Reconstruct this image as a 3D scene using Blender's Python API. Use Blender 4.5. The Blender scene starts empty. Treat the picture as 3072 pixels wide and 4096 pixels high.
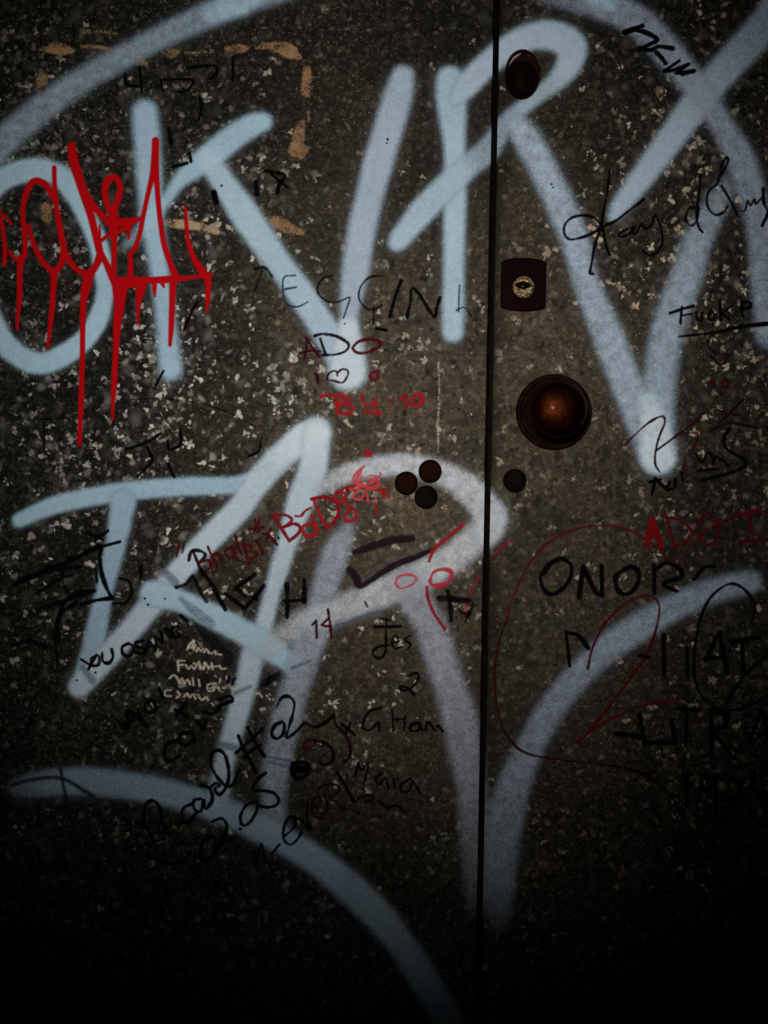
import bpy, bmesh, math, random
import numpy as np
from mathutils import Vector

# ------------------------------------------------------------------ scene, camera, light
C = bpy.context.scene.collection
sc = bpy.context.scene
K = 0.00027                      # metres per photograph pixel on the door's face
CX, CY = 1536.0, 2048.0
TH = math.atan2(77.0, 4096.0)    # the photographer held the camera a degree off level
ZC = 0.95                        # height of the picture's centre above the foot of the doors
CT, ST = math.cos(TH), math.sin(TH)
DIST = 1.3

def uv(sx, sy):                  # photograph pixel -> door coordinates in pixels (u right, v up)
    dx, dy = sx - CX, CY - sy
    return (CT * dx - ST * dy, ST * dx + CT * dy)

cam_d = bpy.data.cameras.new('camera')
cam_d.sensor_fit = 'VERTICAL'
cam_d.sensor_height = 24
cam_d.lens = 24 * DIST / (4096 * K)
cam_d.clip_start = 0.01
cam_d.clip_end = 100
cam = bpy.data.objects.new('camera', cam_d)
C.objects.link(cam)
cam.location = (0, -DIST, ZC)
cam.rotation_euler = (math.radians(90), -TH, 0)
cam.rotation_mode = 'XYZ'
from mathutils import Matrix
cam.matrix_world = Matrix.Translation((0, -DIST, ZC)) @ Matrix.Rotation(math.radians(90), 4, 'X') @ Matrix.Rotation(TH, 4, 'Z')
sc.camera = cam

world = bpy.data.worlds.new('World')
sc.world = world
world.use_nodes = True
wn = world.node_tree
bg = wn.nodes['Background']
sky = wn.nodes.new('ShaderNodeTexSky')
sky.sky_type = 'NISHITA'
sky.sun_disc = False
sky.sun_elevation = math.radians(-4)
sky.sun_rotation = math.radians(200)
wn.links.new(sky.outputs[0], bg.inputs[0])
bg.inputs[1].default_value = 0.05

ld = bpy.data.lights.new('lamp', 'SPOT')
ld.energy = 26.5
ld.color = (1.0, 0.985, 0.97)
ld.spot_size = math.radians(81)
ld.spot_blend = 1.0
ld.shadow_soft_size = 0.025
lamp = bpy.data.objects.new('lamp', ld)
C.objects.link(lamp)
_tu, _tv = uv(785 * 1.8517, 700 * 1.8517)
target = Vector((_tu * K, 0, _tv * K + ZC))
lamp.location = (0.01, -0.95, ZC + 0.20)
lamp.rotation_euler = (target - lamp.location).to_track_quat('-Z', 'Y').to_euler()

sc.view_settings.view_transform = 'Standard'
sc.view_settings.look = 'None'
sc.view_settings.exposure = 0
sc.view_settings.gamma = 1
sc.cycles.transparent_max_bounces = 48

rng = np.random.default_rng(7)
random.seed(7)

# ------------------------------------------------------------------ the two door leaves
GAPL = uv(1950, 2048)[0] - 14    # gap between the leaves, in door pixels
GAPR = GAPL + 25
LEFT0, RIGHT1 = GAPL - 3150, GAPR + 3150

def empty(name, loc, label, cat):
    o = bpy.data.objects.new(name, None)
    C.objects.link(o)
    o.location = loc
    o.empty_display_size = 0.1
    o['label'] = label
    o['category'] = cat
    return o

leafL = empty('door_leaf', ((LEFT0 + GAPL) / 2 * K, 0.022, 0),
              'speckled dark brown door leaf with red dripping tag and three clustered round caps', 'door')
leafR = empty('door_leaf', ((GAPR + RIGHT1) / 2 * K, 0.022, 0),
              'speckled dark brown door leaf with round brown knob and keyhole plate', 'door')
leafL['group'] = leafR['group'] = 'pair of graffiti covered door leaves'
leaves = {'L': leafL, 'R': leafR}

# ------------------------------------------------------------------ node helpers
def newmat(name):
    m = bpy.data.materials.new(name)
    m.use_nodes = True
    nt = m.node_tree
    return m, nt, nt.nodes['Principled BSDF'], nt.nodes['Material Output']

def nd(nt, t, **kw):
    n = nt.nodes.new(t)
    for k, v in kw.items():
        setattr(n, k, v)
    return n

def math_(nt, op, a, b=None, c=None, clamp=False):
    n = nt.nodes.new('ShaderNodeMath')
    n.operation = op
    n.use_clamp = clamp
    for i, x in enumerate((a, b, c)):
        if x is None:
            continue
        if isinstance(x, (int, float)):
            n.inputs[i].default_value = x
        else:
            nt.links.new(x, n.inputs[i])
    return n.outputs[0]

def noise(nt, vec, scale, detail=2.0, rough=0.5, dist=0.0):
    n = nt.nodes.new('ShaderNodeTexNoise')
    n.inputs['Scale'].default_value = scale
    n.inputs['Detail'].default_value = detail
    n.inputs['Roughness'].default_value = rough
    n.inputs['Distortion'].default_value = dist
    nt.links.new(vec, n.inputs['Vector'])
    return n.outputs['Fac']

def ramp(nt, fac, stops):
    n = nt.nodes.new('ShaderNodeValToRGB')
    e = n.color_ramp.elements
    while len(e) < len(stops):
        e.new(0.5)
    for i, (p, c) in enumerate(stops):
        e[i].position = p
        e[i].color = (*c, 1) if len(c) == 3 else c
    nt.links.new(fac, n.inputs[0])
    return n.outputs[0]

def mix(nt, fac, a, b, blend='MIX'):
    n = nt.nodes.new('ShaderNodeMix')
    n.data_type = 'RGBA'
    n.blend_type = blend
    for s, x in ((n.inputs[0], fac), (n.inputs[6], a), (n.inputs[7], b)):
        if isinstance(x, (int, float)):
            s.default_value = x
        elif isinstance(x, tuple):
            s.default_value = (*x, 1)
        else:
            nt.links.new(x, s)
    return n.outputs[2]

def geo(nt):
    return nt.nodes.new('ShaderNodeNewGeometry').outputs['Position']

# ------------------------------------------------------------------ door panel material: worn speckled laminate
def door_material():
    m, nt, b, out = newmat('speckled_door')
    p = geo(nt)
    big = noise(nt, p, 5.0, 3, 0.55)
    mid = noise(nt, p, 26.0, 4, 0.6)
    fine = noise(nt, p, 135.0, 4, 0.7, 0.3)
    fine2 = noise(nt, p, 330.0, 3, 0.65)
    # brown wear where hands have rubbed the leaves round the locks
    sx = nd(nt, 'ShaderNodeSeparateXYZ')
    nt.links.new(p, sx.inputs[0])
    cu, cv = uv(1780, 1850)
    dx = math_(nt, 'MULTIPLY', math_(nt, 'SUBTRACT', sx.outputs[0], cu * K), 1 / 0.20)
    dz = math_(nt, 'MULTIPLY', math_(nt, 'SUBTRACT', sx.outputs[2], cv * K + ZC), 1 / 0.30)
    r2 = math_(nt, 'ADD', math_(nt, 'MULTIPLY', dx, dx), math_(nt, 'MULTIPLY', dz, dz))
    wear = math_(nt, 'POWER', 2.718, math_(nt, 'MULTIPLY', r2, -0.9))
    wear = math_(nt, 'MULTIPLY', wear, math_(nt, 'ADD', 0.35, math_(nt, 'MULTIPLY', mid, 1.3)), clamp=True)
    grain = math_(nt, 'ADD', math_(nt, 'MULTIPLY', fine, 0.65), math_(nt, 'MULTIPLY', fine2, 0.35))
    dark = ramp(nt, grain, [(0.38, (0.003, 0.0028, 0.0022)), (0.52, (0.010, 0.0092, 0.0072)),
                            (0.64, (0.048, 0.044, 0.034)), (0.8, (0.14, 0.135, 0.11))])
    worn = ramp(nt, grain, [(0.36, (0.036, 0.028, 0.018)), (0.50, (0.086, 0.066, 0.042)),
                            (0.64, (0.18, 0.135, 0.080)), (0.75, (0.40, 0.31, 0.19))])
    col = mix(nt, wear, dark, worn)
    vo = nd(nt, 'ShaderNodeTexVoronoi'); vo.inputs['Scale'].default_value = 330.0; vo.inputs['Randomness'].default_value = 1.0
    nt.links.new(p, vo.inputs['Vector'])
    grit = ramp(nt, vo.outputs['Distance'], [(0.16, (1, 1, 1)), (0.34, (0, 0, 0))])
    vs = nd(nt, 'ShaderNodeSeparateColor'); nt.links.new(vo.outputs['Color'], vs.inputs[0])
    gb = math_(nt, 'POWER', vs.outputs[0], 4.0)
    gf = math_(nt, 'MULTIPLY', math_(nt, 'MULTIPLY', grit, gb), math_(nt, 'MULTIPLY', big, 0.9), clamp=True)
    col = mix(nt, gf, col, (0.34, 0.30, 0.22))
    bb = ramp(nt, big, [(0.35, (0.6, 0.6, 0.6)), (0.65, (1.35, 1.3, 1.22))])
    col = mix(nt, 1.0, col, bb, 'MULTIPLY')
    # grime along the meeting edge of the right leaf
    e = math_(nt, 'SUBTRACT', sx.outputs[0], GAPR * K)
    e = math_(nt, 'MULTIPLY', e, 1 / 0.016)
    e = math_(nt, 'MULTIPLY', math_(nt, 'GREATER_THAN', e, 0.0), math_(nt, 'SUBTRACT', 1.0, math_(nt, 'ADD', math_(nt, 'MULTIPLY', math_(nt, 'SUBTRACT', mid, 0.5), 1.2), e), clamp=True))
    col = mix(nt, math_(nt, 'MULTIPLY', e, 0.85), col, (0.012, 0.009, 0.005))
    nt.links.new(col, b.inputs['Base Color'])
    b.inputs['Roughness'].default_value = 0.62
    b.inputs['Specular IOR Level'].default_value = 0.06
    bp = nd(nt, 'ShaderNodeBump')
    bp.inputs['Strength'].default_value = 0.25
    bp.inputs['Distance'].default_value = 0.0004
    nt.links.new(grain, bp.inputs['Height'])
    nt.links.new(bp.outputs[0], b.inputs['Normal'])
    return m

M_DOOR = door_material()

def paint_material(name, rough, speck, patch, ns):
    """Paint or ink laid on the door: coverage and pigment come with the stroke, grain from noise."""
    m, nt, b, out = newmat(name)
    p = geo(nt)
    a = nd(nt, 'ShaderNodeAttribute', attribute_name='cover').outputs['Fac']
    c = nd(nt, 'ShaderNodeAttribute', attribute_name='pigment').outputs['Color']
    f = noise(nt, p, ns, 2, 0.6)
    g = noise(nt, p, ns * 0.16, 3, 0.6)
    # speckle is strongest where the coat is thin
    inv = math_(nt, 'SUBTRACT', 1.0, a)
    thin = math_(nt, 'MULTIPLY', math_(nt, 'MULTIPLY', a, inv), 4.0)
    t1 = math_(nt, 'MULTIPLY', math_(nt, 'SUBTRACT', f, 0.5), math_(nt, 'MULTIPLY', thin, speck))
    t2 = math_(nt, 'MULTIPLY', math_(nt, 'SUBTRACT', g, 0.5), math_(nt, 'MULTIPLY', a, patch))
    al = math_(nt, 'ADD', math_(nt, 'ADD', a, t1), t2, clamp=True)
    al = math_(nt, 'MULTIPLY', al, math_(nt, 'GREATER_THAN', a, 0.002))
    col = mix(nt, 1.0, c, ramp(nt, f, [(0.3, (0.95, 0.95, 0.96)), (0.7, (1.03, 1.03, 1.03))]), 'MULTIPLY')
    nt.links.new(col, b.inputs['Base Color'])
    nt.links.new(al, b.inputs['Alpha'])
    b.inputs['Roughness'].default_value = rough
    b.inputs['Specular IOR Level'].default_value = 0.008
    return m

M_SPRAY = paint_material('spray_paint', 0.7, 0.75, 0.34, 620.0)
M_THIN = paint_material('thin_spray_paint', 0.7, 0.85, 1.35, 560.0)
M_RED = paint_material('red_paint', 0.5, 0.6, 0.10, 700.0)
M_INK = paint_material('marker_ink', 0.55, 0.9, 0.75, 600.0)
M_RESIDUE = paint_material('tape_residue', 0.8, 3.2, 4.2, 420.0)

# ------------------------------------------------------------------ stroke engine
def smooth(pts, n=7):
    """pts: rows (x, y, r, o). Catmull-Rom through them."""
    p = np.array(pts, float)
    if len(p) < 3:
        return p
    q = np.vstack([2 * p[0] - p[1], p, 2 * p[-1] - p[-2]])
    res = []
    t = np.linspace(0, 1, n, endpoint=False)[:, None]
    for i in range(1, len(q) - 2):
        a, b, c, d = q[i - 1], q[i], q[i + 1], q[i + 2]
        res.append(0.5 * ((2 * b) + (-a + c) * t + (2 * a - 5 * b + 4 * c - d) * t ** 2 + (-a + 3 * b - 3 * c + d) * t ** 3))
    res.append(p[-1][None, :])
    r = np.vstack(res)
    r[:, 2] = np.maximum(r[:, 2], 0.5)
    return r

layer = [0]
def sheet(name, strokes, mat, g, label=None, z=None, wobble=0.0, parent=None, kind=None):
    """strokes: list of dict(pts=[(sx, sy, halfwidth, opacity)...] in photo px, soft, col).
    Lays one thin coat on each leaf it touches; coverage is stored per vertex."""
    if z is None:
        layer[0] += 1
        z = 0.00012 + layer[0] * 0.000018
    S = []
    for s in strokes:
        p = smooth(s['pts'], 7) if s.get('curve', True) else np.array(s['pts'], float)
        q = p.copy()
        for i in range(len(p)):
            q[i, 0], q[i, 1] = uv(p[i, 0], p[i, 1])
        if wobble:
            q[:, 2] *= 1 + wobble * np.convolve(rng.standard_normal(len(q) + 4), np.ones(5) / 5, 'valid')[:len(q)]
        S.append((q, s['soft'], np.array(s['col'], float)))
    allp = np.vstack([q for q, _, _ in S])
    mg = max(q[:, 2].max() + so * 1.5 for q, so, _ in S) + 2 * g
    u0, v0 = allp[:, 0].min() - mg, allp[:, 1].min() - mg
    u1, v1 = allp[:, 0].max() + mg, allp[:, 1].max() + mg
    objs = []
    for side in 'LR':
        if side == 'L':
            if u0 >= GAPL: continue
            hi = min(u1, GAPL)
            U = hi - np.arange(0, int((hi - u0) / g) + 2)[::-1] * g
        else:
            if u1 <= GAPR: continue
            lo = max(u0, GAPR)
            U = lo + np.arange(0, int((u1 - lo) / g) + 2) * g
        V = v0 + np.arange(0, int((v1 - v0) / g) + 2) * g
        cov = np.zeros((len(U), len(V)))
        pig = np.zeros((len(U), len(V), 3))
        for q, so, col in S:
            sc_ = np.zeros_like(cov)
            for i in range(len(q) - 1 if len(q) > 1 else 1):
                a = q[i]; b = q[i + 1] if len(q) > 1 else q[i] + np.array([0.1, 0, 0, 0])
                R = max(a[2], b[2]) + so * 1.5
                i0, i1 = np.searchsorted(U, [min(a[0], b[0]) - R, max(a[0], b[0]) + R])
                j0, j1 = np.searchsorted(V, [min(a[1], b[1]) - R, max(a[1], b[1]) + R])
                if i0 >= i1 or j0 >= j1: continue
                X = U[i0:i1, None]; Y = V[None, j0:j1]
                dx, dy = b[0] - a[0], b[1] - a[1]
                L2 = dx * dx + dy * dy + 1e-9
                t = np.clip(((X - a[0]) * dx + (Y - a[1]) * dy) / L2, 0, 1)
                d = np.hypot(X - a[0] - t * dx, Y - a[1] - t * dy)
                r = a[2] + t * (b[2] - a[2])
                o = a[3] + t * (b[3] - a[3])
                x = np.clip((r + so - d) / (2 * so), 0, 1)
                al = x * x * (3 - 2 * x) * o
                blk = sc_[i0:i1, j0:j1]
                np.maximum(blk, al, out=blk)
            w = sc_[..., None]
            tot = 1 - (1 - cov) * (1 - sc_)
            with np.errstate(invalid='ignore', divide='ignore'):
                f = np.where(tot > 1e-6, sc_ / np.maximum(tot, 1e-6), 1.0)[..., None]
            f = np.maximum(f, (cov <= 1e-6)[..., None] * 1.0)
            pig = pig * (1 - f) + col * f
            cov = tot
        keep = cov > 0.004
        cell = keep[:-1, :-1] | keep[1:, :-1] | keep[:-1, 1:] | keep[1:, 1:]
        if not cell.any(): continue
        idx = -np.ones(cov.shape, int)
        used = np.zeros(cov.shape, bool)
        used[:-1, :-1] |= cell; used[1:, :-1] |= cell; used[:-1, 1:] |= cell; used[1:, 1:] |= cell
        idx[used] = np.arange(used.sum())
        ii, jj = np.where(used)
        ci, cj = np.where(cell)
        faces = np.stack([idx[ci, cj], idx[ci + 1, cj], idx[ci + 1, cj + 1], idx[ci, cj + 1]], 1)
        root = parent or leaves[side]
        loc = leaves[side].location
        co = np.stack([U[ii] * K - loc.x, np.full(len(ii), -z - loc.y), V[jj] * K + ZC - loc.z], 1)
        me = bpy.data.meshes.new(name)
        me.vertices.add(len(co)); me.vertices.foreach_set('co', co.astype(np.float32).ravel())
        me.loops.add(faces.size); me.loops.foreach_set('vertex_index', faces.astype(np.int32).ravel())
        me.polygons.add(len(faces)); me.polygons.foreach_set('loop_start', (np.arange(len(faces)) * 4).astype(np.int32))
        me.update(calc_edges=True)
        at = me.attributes.new('cover', 'FLOAT', 'POINT'); at.data.foreach_set('value', cov[used].astype(np.float32))
        ac = me.attributes.new('pigment', 'FLOAT_COLOR', 'POINT')
        pc = np.ones((len(ii), 4), np.float32); pc[:, :3] = pig[used]
        ac.data.foreach_set('color', pc.ravel())
        me.materials.append(mat)
        o = bpy.data.objects.new(name, me)
        C.objects.link(o); o.parent = root
        if label: o['label'] = label
        if kind: o['kind'] = kind
        objs.append(o)
    return objs

def P(pts, soft=9, col=(0.5, 0.62, 0.70), op=0.85):
    """spray strokes given in the 1659-wide full view"""
    k = 1.8517
    return dict(pts=[(p[0] * k, p[1] * k, p[2] * k, (p[3] if len(p) > 3 else op)) for p in pts], soft=soft * k, col=col)

def view(x0, y0, w):
    k = w / 1659.0
    def f(pts, hw=8, col=(0.002, 0.002, 0.003), op=0.97, soft=None, curve=True):
        r = [(x0 + p[0] * k, y0 + p[1] * k, max((p[2] if len(p) > 2 else hw) * k, 1.6), op) for p in pts]
        return dict(pts=r, soft=soft * k if soft else 3.2, col=col, curve=curve)
    return f

BLUE = (0.46, 0.66, 0.77)
PALE = (0.60, 0.72, 0.79)
GREY = (0.66, 0.69, 0.72)
LILAC = (0.43, 0.48, 0.58)

# ------------------------------------------------------------------ hardware helpers
def bm_obj(name, bm, mat, side, label=None, smooth_=True, parent=None):
    me = bpy.data.meshes.new(name)
    loc = leaves[side].location
    bmesh.ops.recalc_face_normals(bm, faces=bm.faces)
    for v in bm.verts:
        v.co -= loc
    bm.to_mesh(me); bm.free()
    for p in me.polygons: p.use_smooth = smooth_
    me.materials.append(mat)
    o = bpy.data.objects.new(name, me)
    C.objects.link(o); o.parent = parent or leaves[side]
    if label: o['label'] = label
    return o

def lathe(cx, cy, prof, sxr=1.0, syr=1.0, n=64, power=2.0, clip=None):
    """prof: (radius px, height px out of the door). Centre in photo px. Elliptic if sxr/syr differ."""
    bm = bmesh.new()
    u, v = uv(cx, cy)
    rings = []
    for r, h in prof:
        if r <= 0.01:
            rings.append([bm.verts.new((u * K, -h * K, v * K + ZC))])
            continue
        ring = []
        for i in range(n):
            a = 2 * math.pi * i / n
            x, y = r * sxr * math.cos(a), r * syr * math.sin(a)
            if clip and abs(x) > clip * r:
                x = math.copysign(clip * r, x)
            ring.append(bm.verts.new(((u + x) * K, -h * K, (v + y) * K + ZC)))
        rings.append(ring)
    for a, b in zip(rings[:-1], rings[1:]):
        if len(a) == 1 and len(b) == 1: continue
        for i in range(n):
            j = (i + 1) % n
            if len(a) == 1: bm.faces.new((a[0], b[i], b[j]))
            elif len(b) == 1: bm.faces.new((a[i], a[j], b[0]))
            else: bm.faces.new((a[i], a[j], b[j], b[i]))
    return bm

def arc(r0, h0, r1, h1, n=8, bulge=1):
    """quarter-ellipse profile from (r0,h0) to (r1,h1)"""
    out = []
    for i in range(n + 1):
        t = i / n * math.pi / 2
        if bulge > 0: out.append((r1 + (r0 - r1) * math.cos(t), h0 + (h1 - h0) * math.sin(t)))
        else: out.append((r0 + (r1 - r0) * math.sin(t), h1 + (h0 - h1) * math.cos(t)))
    return out

def metal(name, col, rough, metallic=1.0, coat=0.0, grime=(0.01, 0.004, 0.003), g0=0.45, g1=0.62, nscale=120):
    m, nt, b, out = newmat(name)
    p = geo(nt)
    n1 = noise(nt, p, nscale, 4, 0.65)
    n2 = noise(nt, p, nscale * 5, 2, 0.6)
    f = ramp(nt, n1, [(g0, (0, 0, 0)), (g1, (1, 1, 1))])
    nt.links.new(mix(nt, f, col, grime), b.inputs['Base Color'])
    b.inputs['Metallic'].default_value = metallic
    b.inputs['Specular IOR Level'].default_value = 0.12 if metallic > 0.5 else 0.015
    r = math_(nt, 'ADD', rough, math_(nt, 'MULTIPLY', math_(nt, 'SUBTRACT', n2, 0.5), 0.25), clamp=True)
    nt.links.new(r, b.inputs['Roughness'])
    b.inputs['Coat Weight'].default_value = coat
    b.inputs['Coat Roughness'].default_value = 0.14
    bp = nd(nt, 'ShaderNodeBump'); bp.inputs['Strength'].default_value = 0.12; bp.inputs['Distance'].default_value = 0.0006
    nt.links.new(n1, bp.inputs['Height']); nt.links.new(bp.outputs[0], b.inputs['Normal'])
    return m

M_KNOB = metal('oxblood_bronze', (0.042, 0.0075, 0.0018), 0.46, 1.0, 0.02, grime=(0.012, 0.003, 0.001), g0=0.38, g1=0.66, nscale=190)
M_ROSE = metal('dark_bronze', (0.013, 0.0045, 0.002), 0.6, 0.4, 0.0, grime=(0.005, 0.002, 0.0012))
M_PLATE = metal('oxblood_plate', (0.006, 0.001, 0.001), 0.5, 0.1, 0.0, grime=(0.004, 0.001, 0.001))
M_BRASS = metal('worn_brass', (0.27, 0.19, 0.10), 0.5, 0.8, 0.0, grime=(0.025, 0.009, 0.004), g0=0.42, g1=0.62, nscale=420)
M_CAP = metal('brown_cap', (0.006, 0.003, 0.002), 0.6, 0.0, 0.0, grime=(0.003, 0.0015, 0.001))
M_RUST = metal('rusty_face', (0.022, 0.005, 0.002), 0.65, 0.0, 0.0, grime=(0.006, 0.0025, 0.0015), g0=0.4, g1=0.6, nscale=500)
M_HOLE = metal('black_recess', (0.002, 0.0015, 0.0015), 0.9, 0.0)

# ------------------------------------------------------------------ leaf slabs
def slab(side, u0, u1):
    bm = bmesh.new()
    bmesh.ops.create_cube(bm, size=1)
    w = (u1 - u0) * K; h = 2.05; d = 0.044
    for v in bm.verts:
        v.co.x = v.co.x * w + (u0 + u1) / 2 * K
        v.co.y = v.co.y * d + d / 2
        v.co.z = v.co.z * h + h / 2
    bmesh.ops.bevel(bm, geom=list(bm.edges), offset=0.0016, segments=3, profile=0.5, affect='EDGES')
    o = bm_obj('panel', bm, M_DOOR, side, smooth_=False)
    return o
slab('L', LEFT0, GAPL)
slab('R', GAPR, RIGHT1)
# strip on the back of the left leaf that closes the gap
bm = bmesh.new(); bmesh.ops.create_cube(bm, size=1)
for v in bm.verts:
    v.co.x = v.co.x * 0.05 + (GAPL + GAPR) / 2 * K
    v.co.y = v.co.y * 0.008 + 0.049
    v.co.z = v.co.z * 2.03 + 1.02
bm_obj('cover_strip', bm, M_HOLE, 'L', smooth_=False)

# ------------------------------------------------------------------ pale flecks (tens of thousands of small chips: one piece of stuff per leaf)
def fleck_material():
    m, nt, b, out = newmat('pale_flecks')
    a = nd(nt, 'ShaderNodeAttribute', attribute_name='cover').outputs['Fac']
    c = nd(nt, 'ShaderNodeAttribute', attribute_name='pigment').outputs['Color']
    f = noise(nt, geo(nt), 900, 2, 0.6)
    al = math_(nt, 'MULTIPLY', a, math_(nt, 'ADD', 0.45, f), clamp=True)
    nt.links.new(c, b.inputs['Base Color']); nt.links.new(al, b.inputs['Alpha'])
    b.inputs['Roughness'].default_value = 0.7
    b.inputs['Specular IOR Level'].default_value = 0.04
    return m
M_FLECK = fleck_material()

def gauss(x, y, cx, cy, sx, sy):
    return math.exp(-((x - cx) / sx) ** 2 - ((y - cy) / sy) ** 2)

def flecks():
    data = {'L': ([], [], [], []), 'R': ([], [], [], [])}
    N = 20000
    def ellipse(side, u, v, rx, ry, ang, z, col, core, soft=0.55):
        V_, F_, Cv, Pg = data[side]
        base = len(V_); n = 7
        ca, sa = math.cos(ang), math.sin(ang)
        V_.append((u, v, z)); Cv.append(core); Pg.append(col)
        rad = [random.uniform(0.55, 1.25) for _ in range(n)]
        for sc_, cv in ((soft, core * 0.97), (1.2, 0.0)):
            for i in range(n):
                a = 6.2832 * i / n
                X, Y = rad[i] * rx * sc_ * math.cos(a), rad[i] * max(ry, 2.2) * sc_ * math.sin(a)
                uu = u + X * ca - Y * sa
                uu = min(uu, GAPL - 1) if side == 'L' else max(uu, GAPR + 5)
                V_.append((uu, v + X * sa + Y * ca, z)); Cv.append(cv); Pg.append(col)
        for i in range(n):
            j = (i + 1) % n
            F_.append((base, base + 1 + i, base + 1 + j))
            F_.append((base + 1 + i, base + 1 + n + i, base + 1 + n + j))
            F_.append((base + 1 + i, base + 1 + n + j, base + 1 + j))
    k = 1.8517
    made = 0
    clusters = [(random.uniform(-300, 3400), random.uniform(-300, 4400), random.uniform(60, 190)) for _ in range(110)]
    while made < N:
        if random.random() < 0.4:
            cx_, cy_, cr = random.choice(clusters)
            x, y = random.gauss(cx_, cr), random.gauss(cy_, cr)
        else:
            x = random.uniform(-380, 3450); y = random.uniform(-380, 4480)
        if not (-380 < x < 3450 and -380 < y < 4480): continue
        px, py = x / k, y / k
        u, v = uv(x, y)
        if u < GAPL - 4: side = 'L'
        elif u > GAPR + 10: side = 'R'
        else: continue
        # how the chips lie over the two leaves
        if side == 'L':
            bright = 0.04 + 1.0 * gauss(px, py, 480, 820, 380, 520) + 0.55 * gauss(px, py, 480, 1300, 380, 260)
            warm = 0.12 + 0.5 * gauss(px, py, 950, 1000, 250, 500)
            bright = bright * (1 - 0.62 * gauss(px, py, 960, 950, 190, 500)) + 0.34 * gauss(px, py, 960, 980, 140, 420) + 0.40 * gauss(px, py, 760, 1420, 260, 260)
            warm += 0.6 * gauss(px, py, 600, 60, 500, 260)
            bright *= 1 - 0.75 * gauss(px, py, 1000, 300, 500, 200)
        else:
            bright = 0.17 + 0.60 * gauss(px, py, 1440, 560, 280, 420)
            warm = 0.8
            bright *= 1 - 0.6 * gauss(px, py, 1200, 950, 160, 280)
        made += 1
        q = random.random()
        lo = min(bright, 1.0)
        w = min(1, max(0, warm + random.gauss(0, 0.22)))
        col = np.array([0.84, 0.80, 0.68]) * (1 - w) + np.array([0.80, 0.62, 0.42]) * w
        z = 0.00002 + random.random() * 0.00008
        ang = random.uniform(0, 6.283)
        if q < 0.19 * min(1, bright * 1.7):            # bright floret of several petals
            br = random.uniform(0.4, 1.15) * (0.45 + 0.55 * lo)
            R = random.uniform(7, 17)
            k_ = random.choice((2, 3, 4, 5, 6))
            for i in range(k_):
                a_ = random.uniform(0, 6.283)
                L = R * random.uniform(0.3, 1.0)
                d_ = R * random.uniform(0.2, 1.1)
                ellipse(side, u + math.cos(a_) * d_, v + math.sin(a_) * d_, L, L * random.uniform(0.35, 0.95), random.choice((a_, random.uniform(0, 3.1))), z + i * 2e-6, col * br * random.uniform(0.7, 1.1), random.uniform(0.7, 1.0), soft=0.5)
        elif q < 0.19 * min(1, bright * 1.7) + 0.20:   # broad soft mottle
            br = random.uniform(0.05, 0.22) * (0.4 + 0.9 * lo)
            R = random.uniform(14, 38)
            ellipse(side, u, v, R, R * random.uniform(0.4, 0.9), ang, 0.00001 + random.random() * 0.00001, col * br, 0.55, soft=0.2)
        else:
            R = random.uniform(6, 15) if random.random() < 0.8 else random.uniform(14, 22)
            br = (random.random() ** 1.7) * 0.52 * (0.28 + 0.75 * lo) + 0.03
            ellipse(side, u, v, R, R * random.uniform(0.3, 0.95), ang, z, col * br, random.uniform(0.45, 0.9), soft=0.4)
            if random.random() < 0.3:
                a_ = ang + random.uniform(0.8, 2.2)
                ellipse(side, u + math.cos(a_) * R * 0.6, v + math.sin(a_) * R * 0.6, R * 0.7, R * 0.4, a_, z + 2e-6, col * br, 0.9)
    for side, (V_, F_, Cv, Pg) in data.items():
        V_ = np.array(V_); loc = leaves[side].location
        co = np.stack([V_[:, 0] * K - loc.x, -V_[:, 2] - loc.y, V_[:, 1] * K + ZC - loc.z], 1)
        F_ = np.array(F_)
        me = bpy.data.meshes.new('pale_flecks')
        me.vertices.add(len(co)); me.vertices.foreach_set('co', co.astype(np.float32).ravel())
        me.loops.add(F_.size); me.loops.foreach_set('vertex_index', F_.astype(np.int32).ravel())
        me.polygons.add(len(F_)); me.polygons.foreach_set('loop_start', (np.arange(len(F_)) * 3).astype(np.int32))
        me.update(calc_edges=True)
        at = me.attributes.new('cover', 'FLOAT', 'POINT'); at.data.foreach_set('value', np.array(Cv, np.float32))
        ac = me.attributes.new('pigment', 'FLOAT_COLOR', 'POINT')
        pc = np.ones((len(co), 4), np.float32); pc[:, :3] = np.array(Pg); ac.data.foreach_set('color', pc.ravel())
        me.materials.append(M_FLECK)
        o = bpy.data.objects.new('pale_flecks', me); C.objects.link(o); o.parent = leaves[side]
        o['kind'] = 'stuff'
flecks()

# ------------------------------------------------------------------ views used to place the writing
R1 = view(0, 0, 1024); R2 = view(1024, 0, 1024); R3 = view(2048, 0, 1024)
R4 = view(0, 1024, 1024); R5 = view(1024, 1024, 1024); R6 = view(2048, 1024, 1024)
LL = view(0, 2048, 1024); RM = view(1024, 2048, 1024); RR = view(2048, 2048, 1024)
B0 = view(0, 3072, 1024); B1 = view(1024, 3072, 1024); B2 = view(2048, 3072, 1024)
VA = view(0, 512, 900); VH = view(1100, 1250, 700); VB = view(680, 1760, 900)
VC = view(500, 2500, 900); VD = view(900, 2700, 900); VE = view(2372, 1150, 700)
VF = view(100, 2100, 800); W0 = view(0, 1200, 1536); VG = view(2200, 600, 872); VX = view(1500, 1780, 700)

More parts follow.
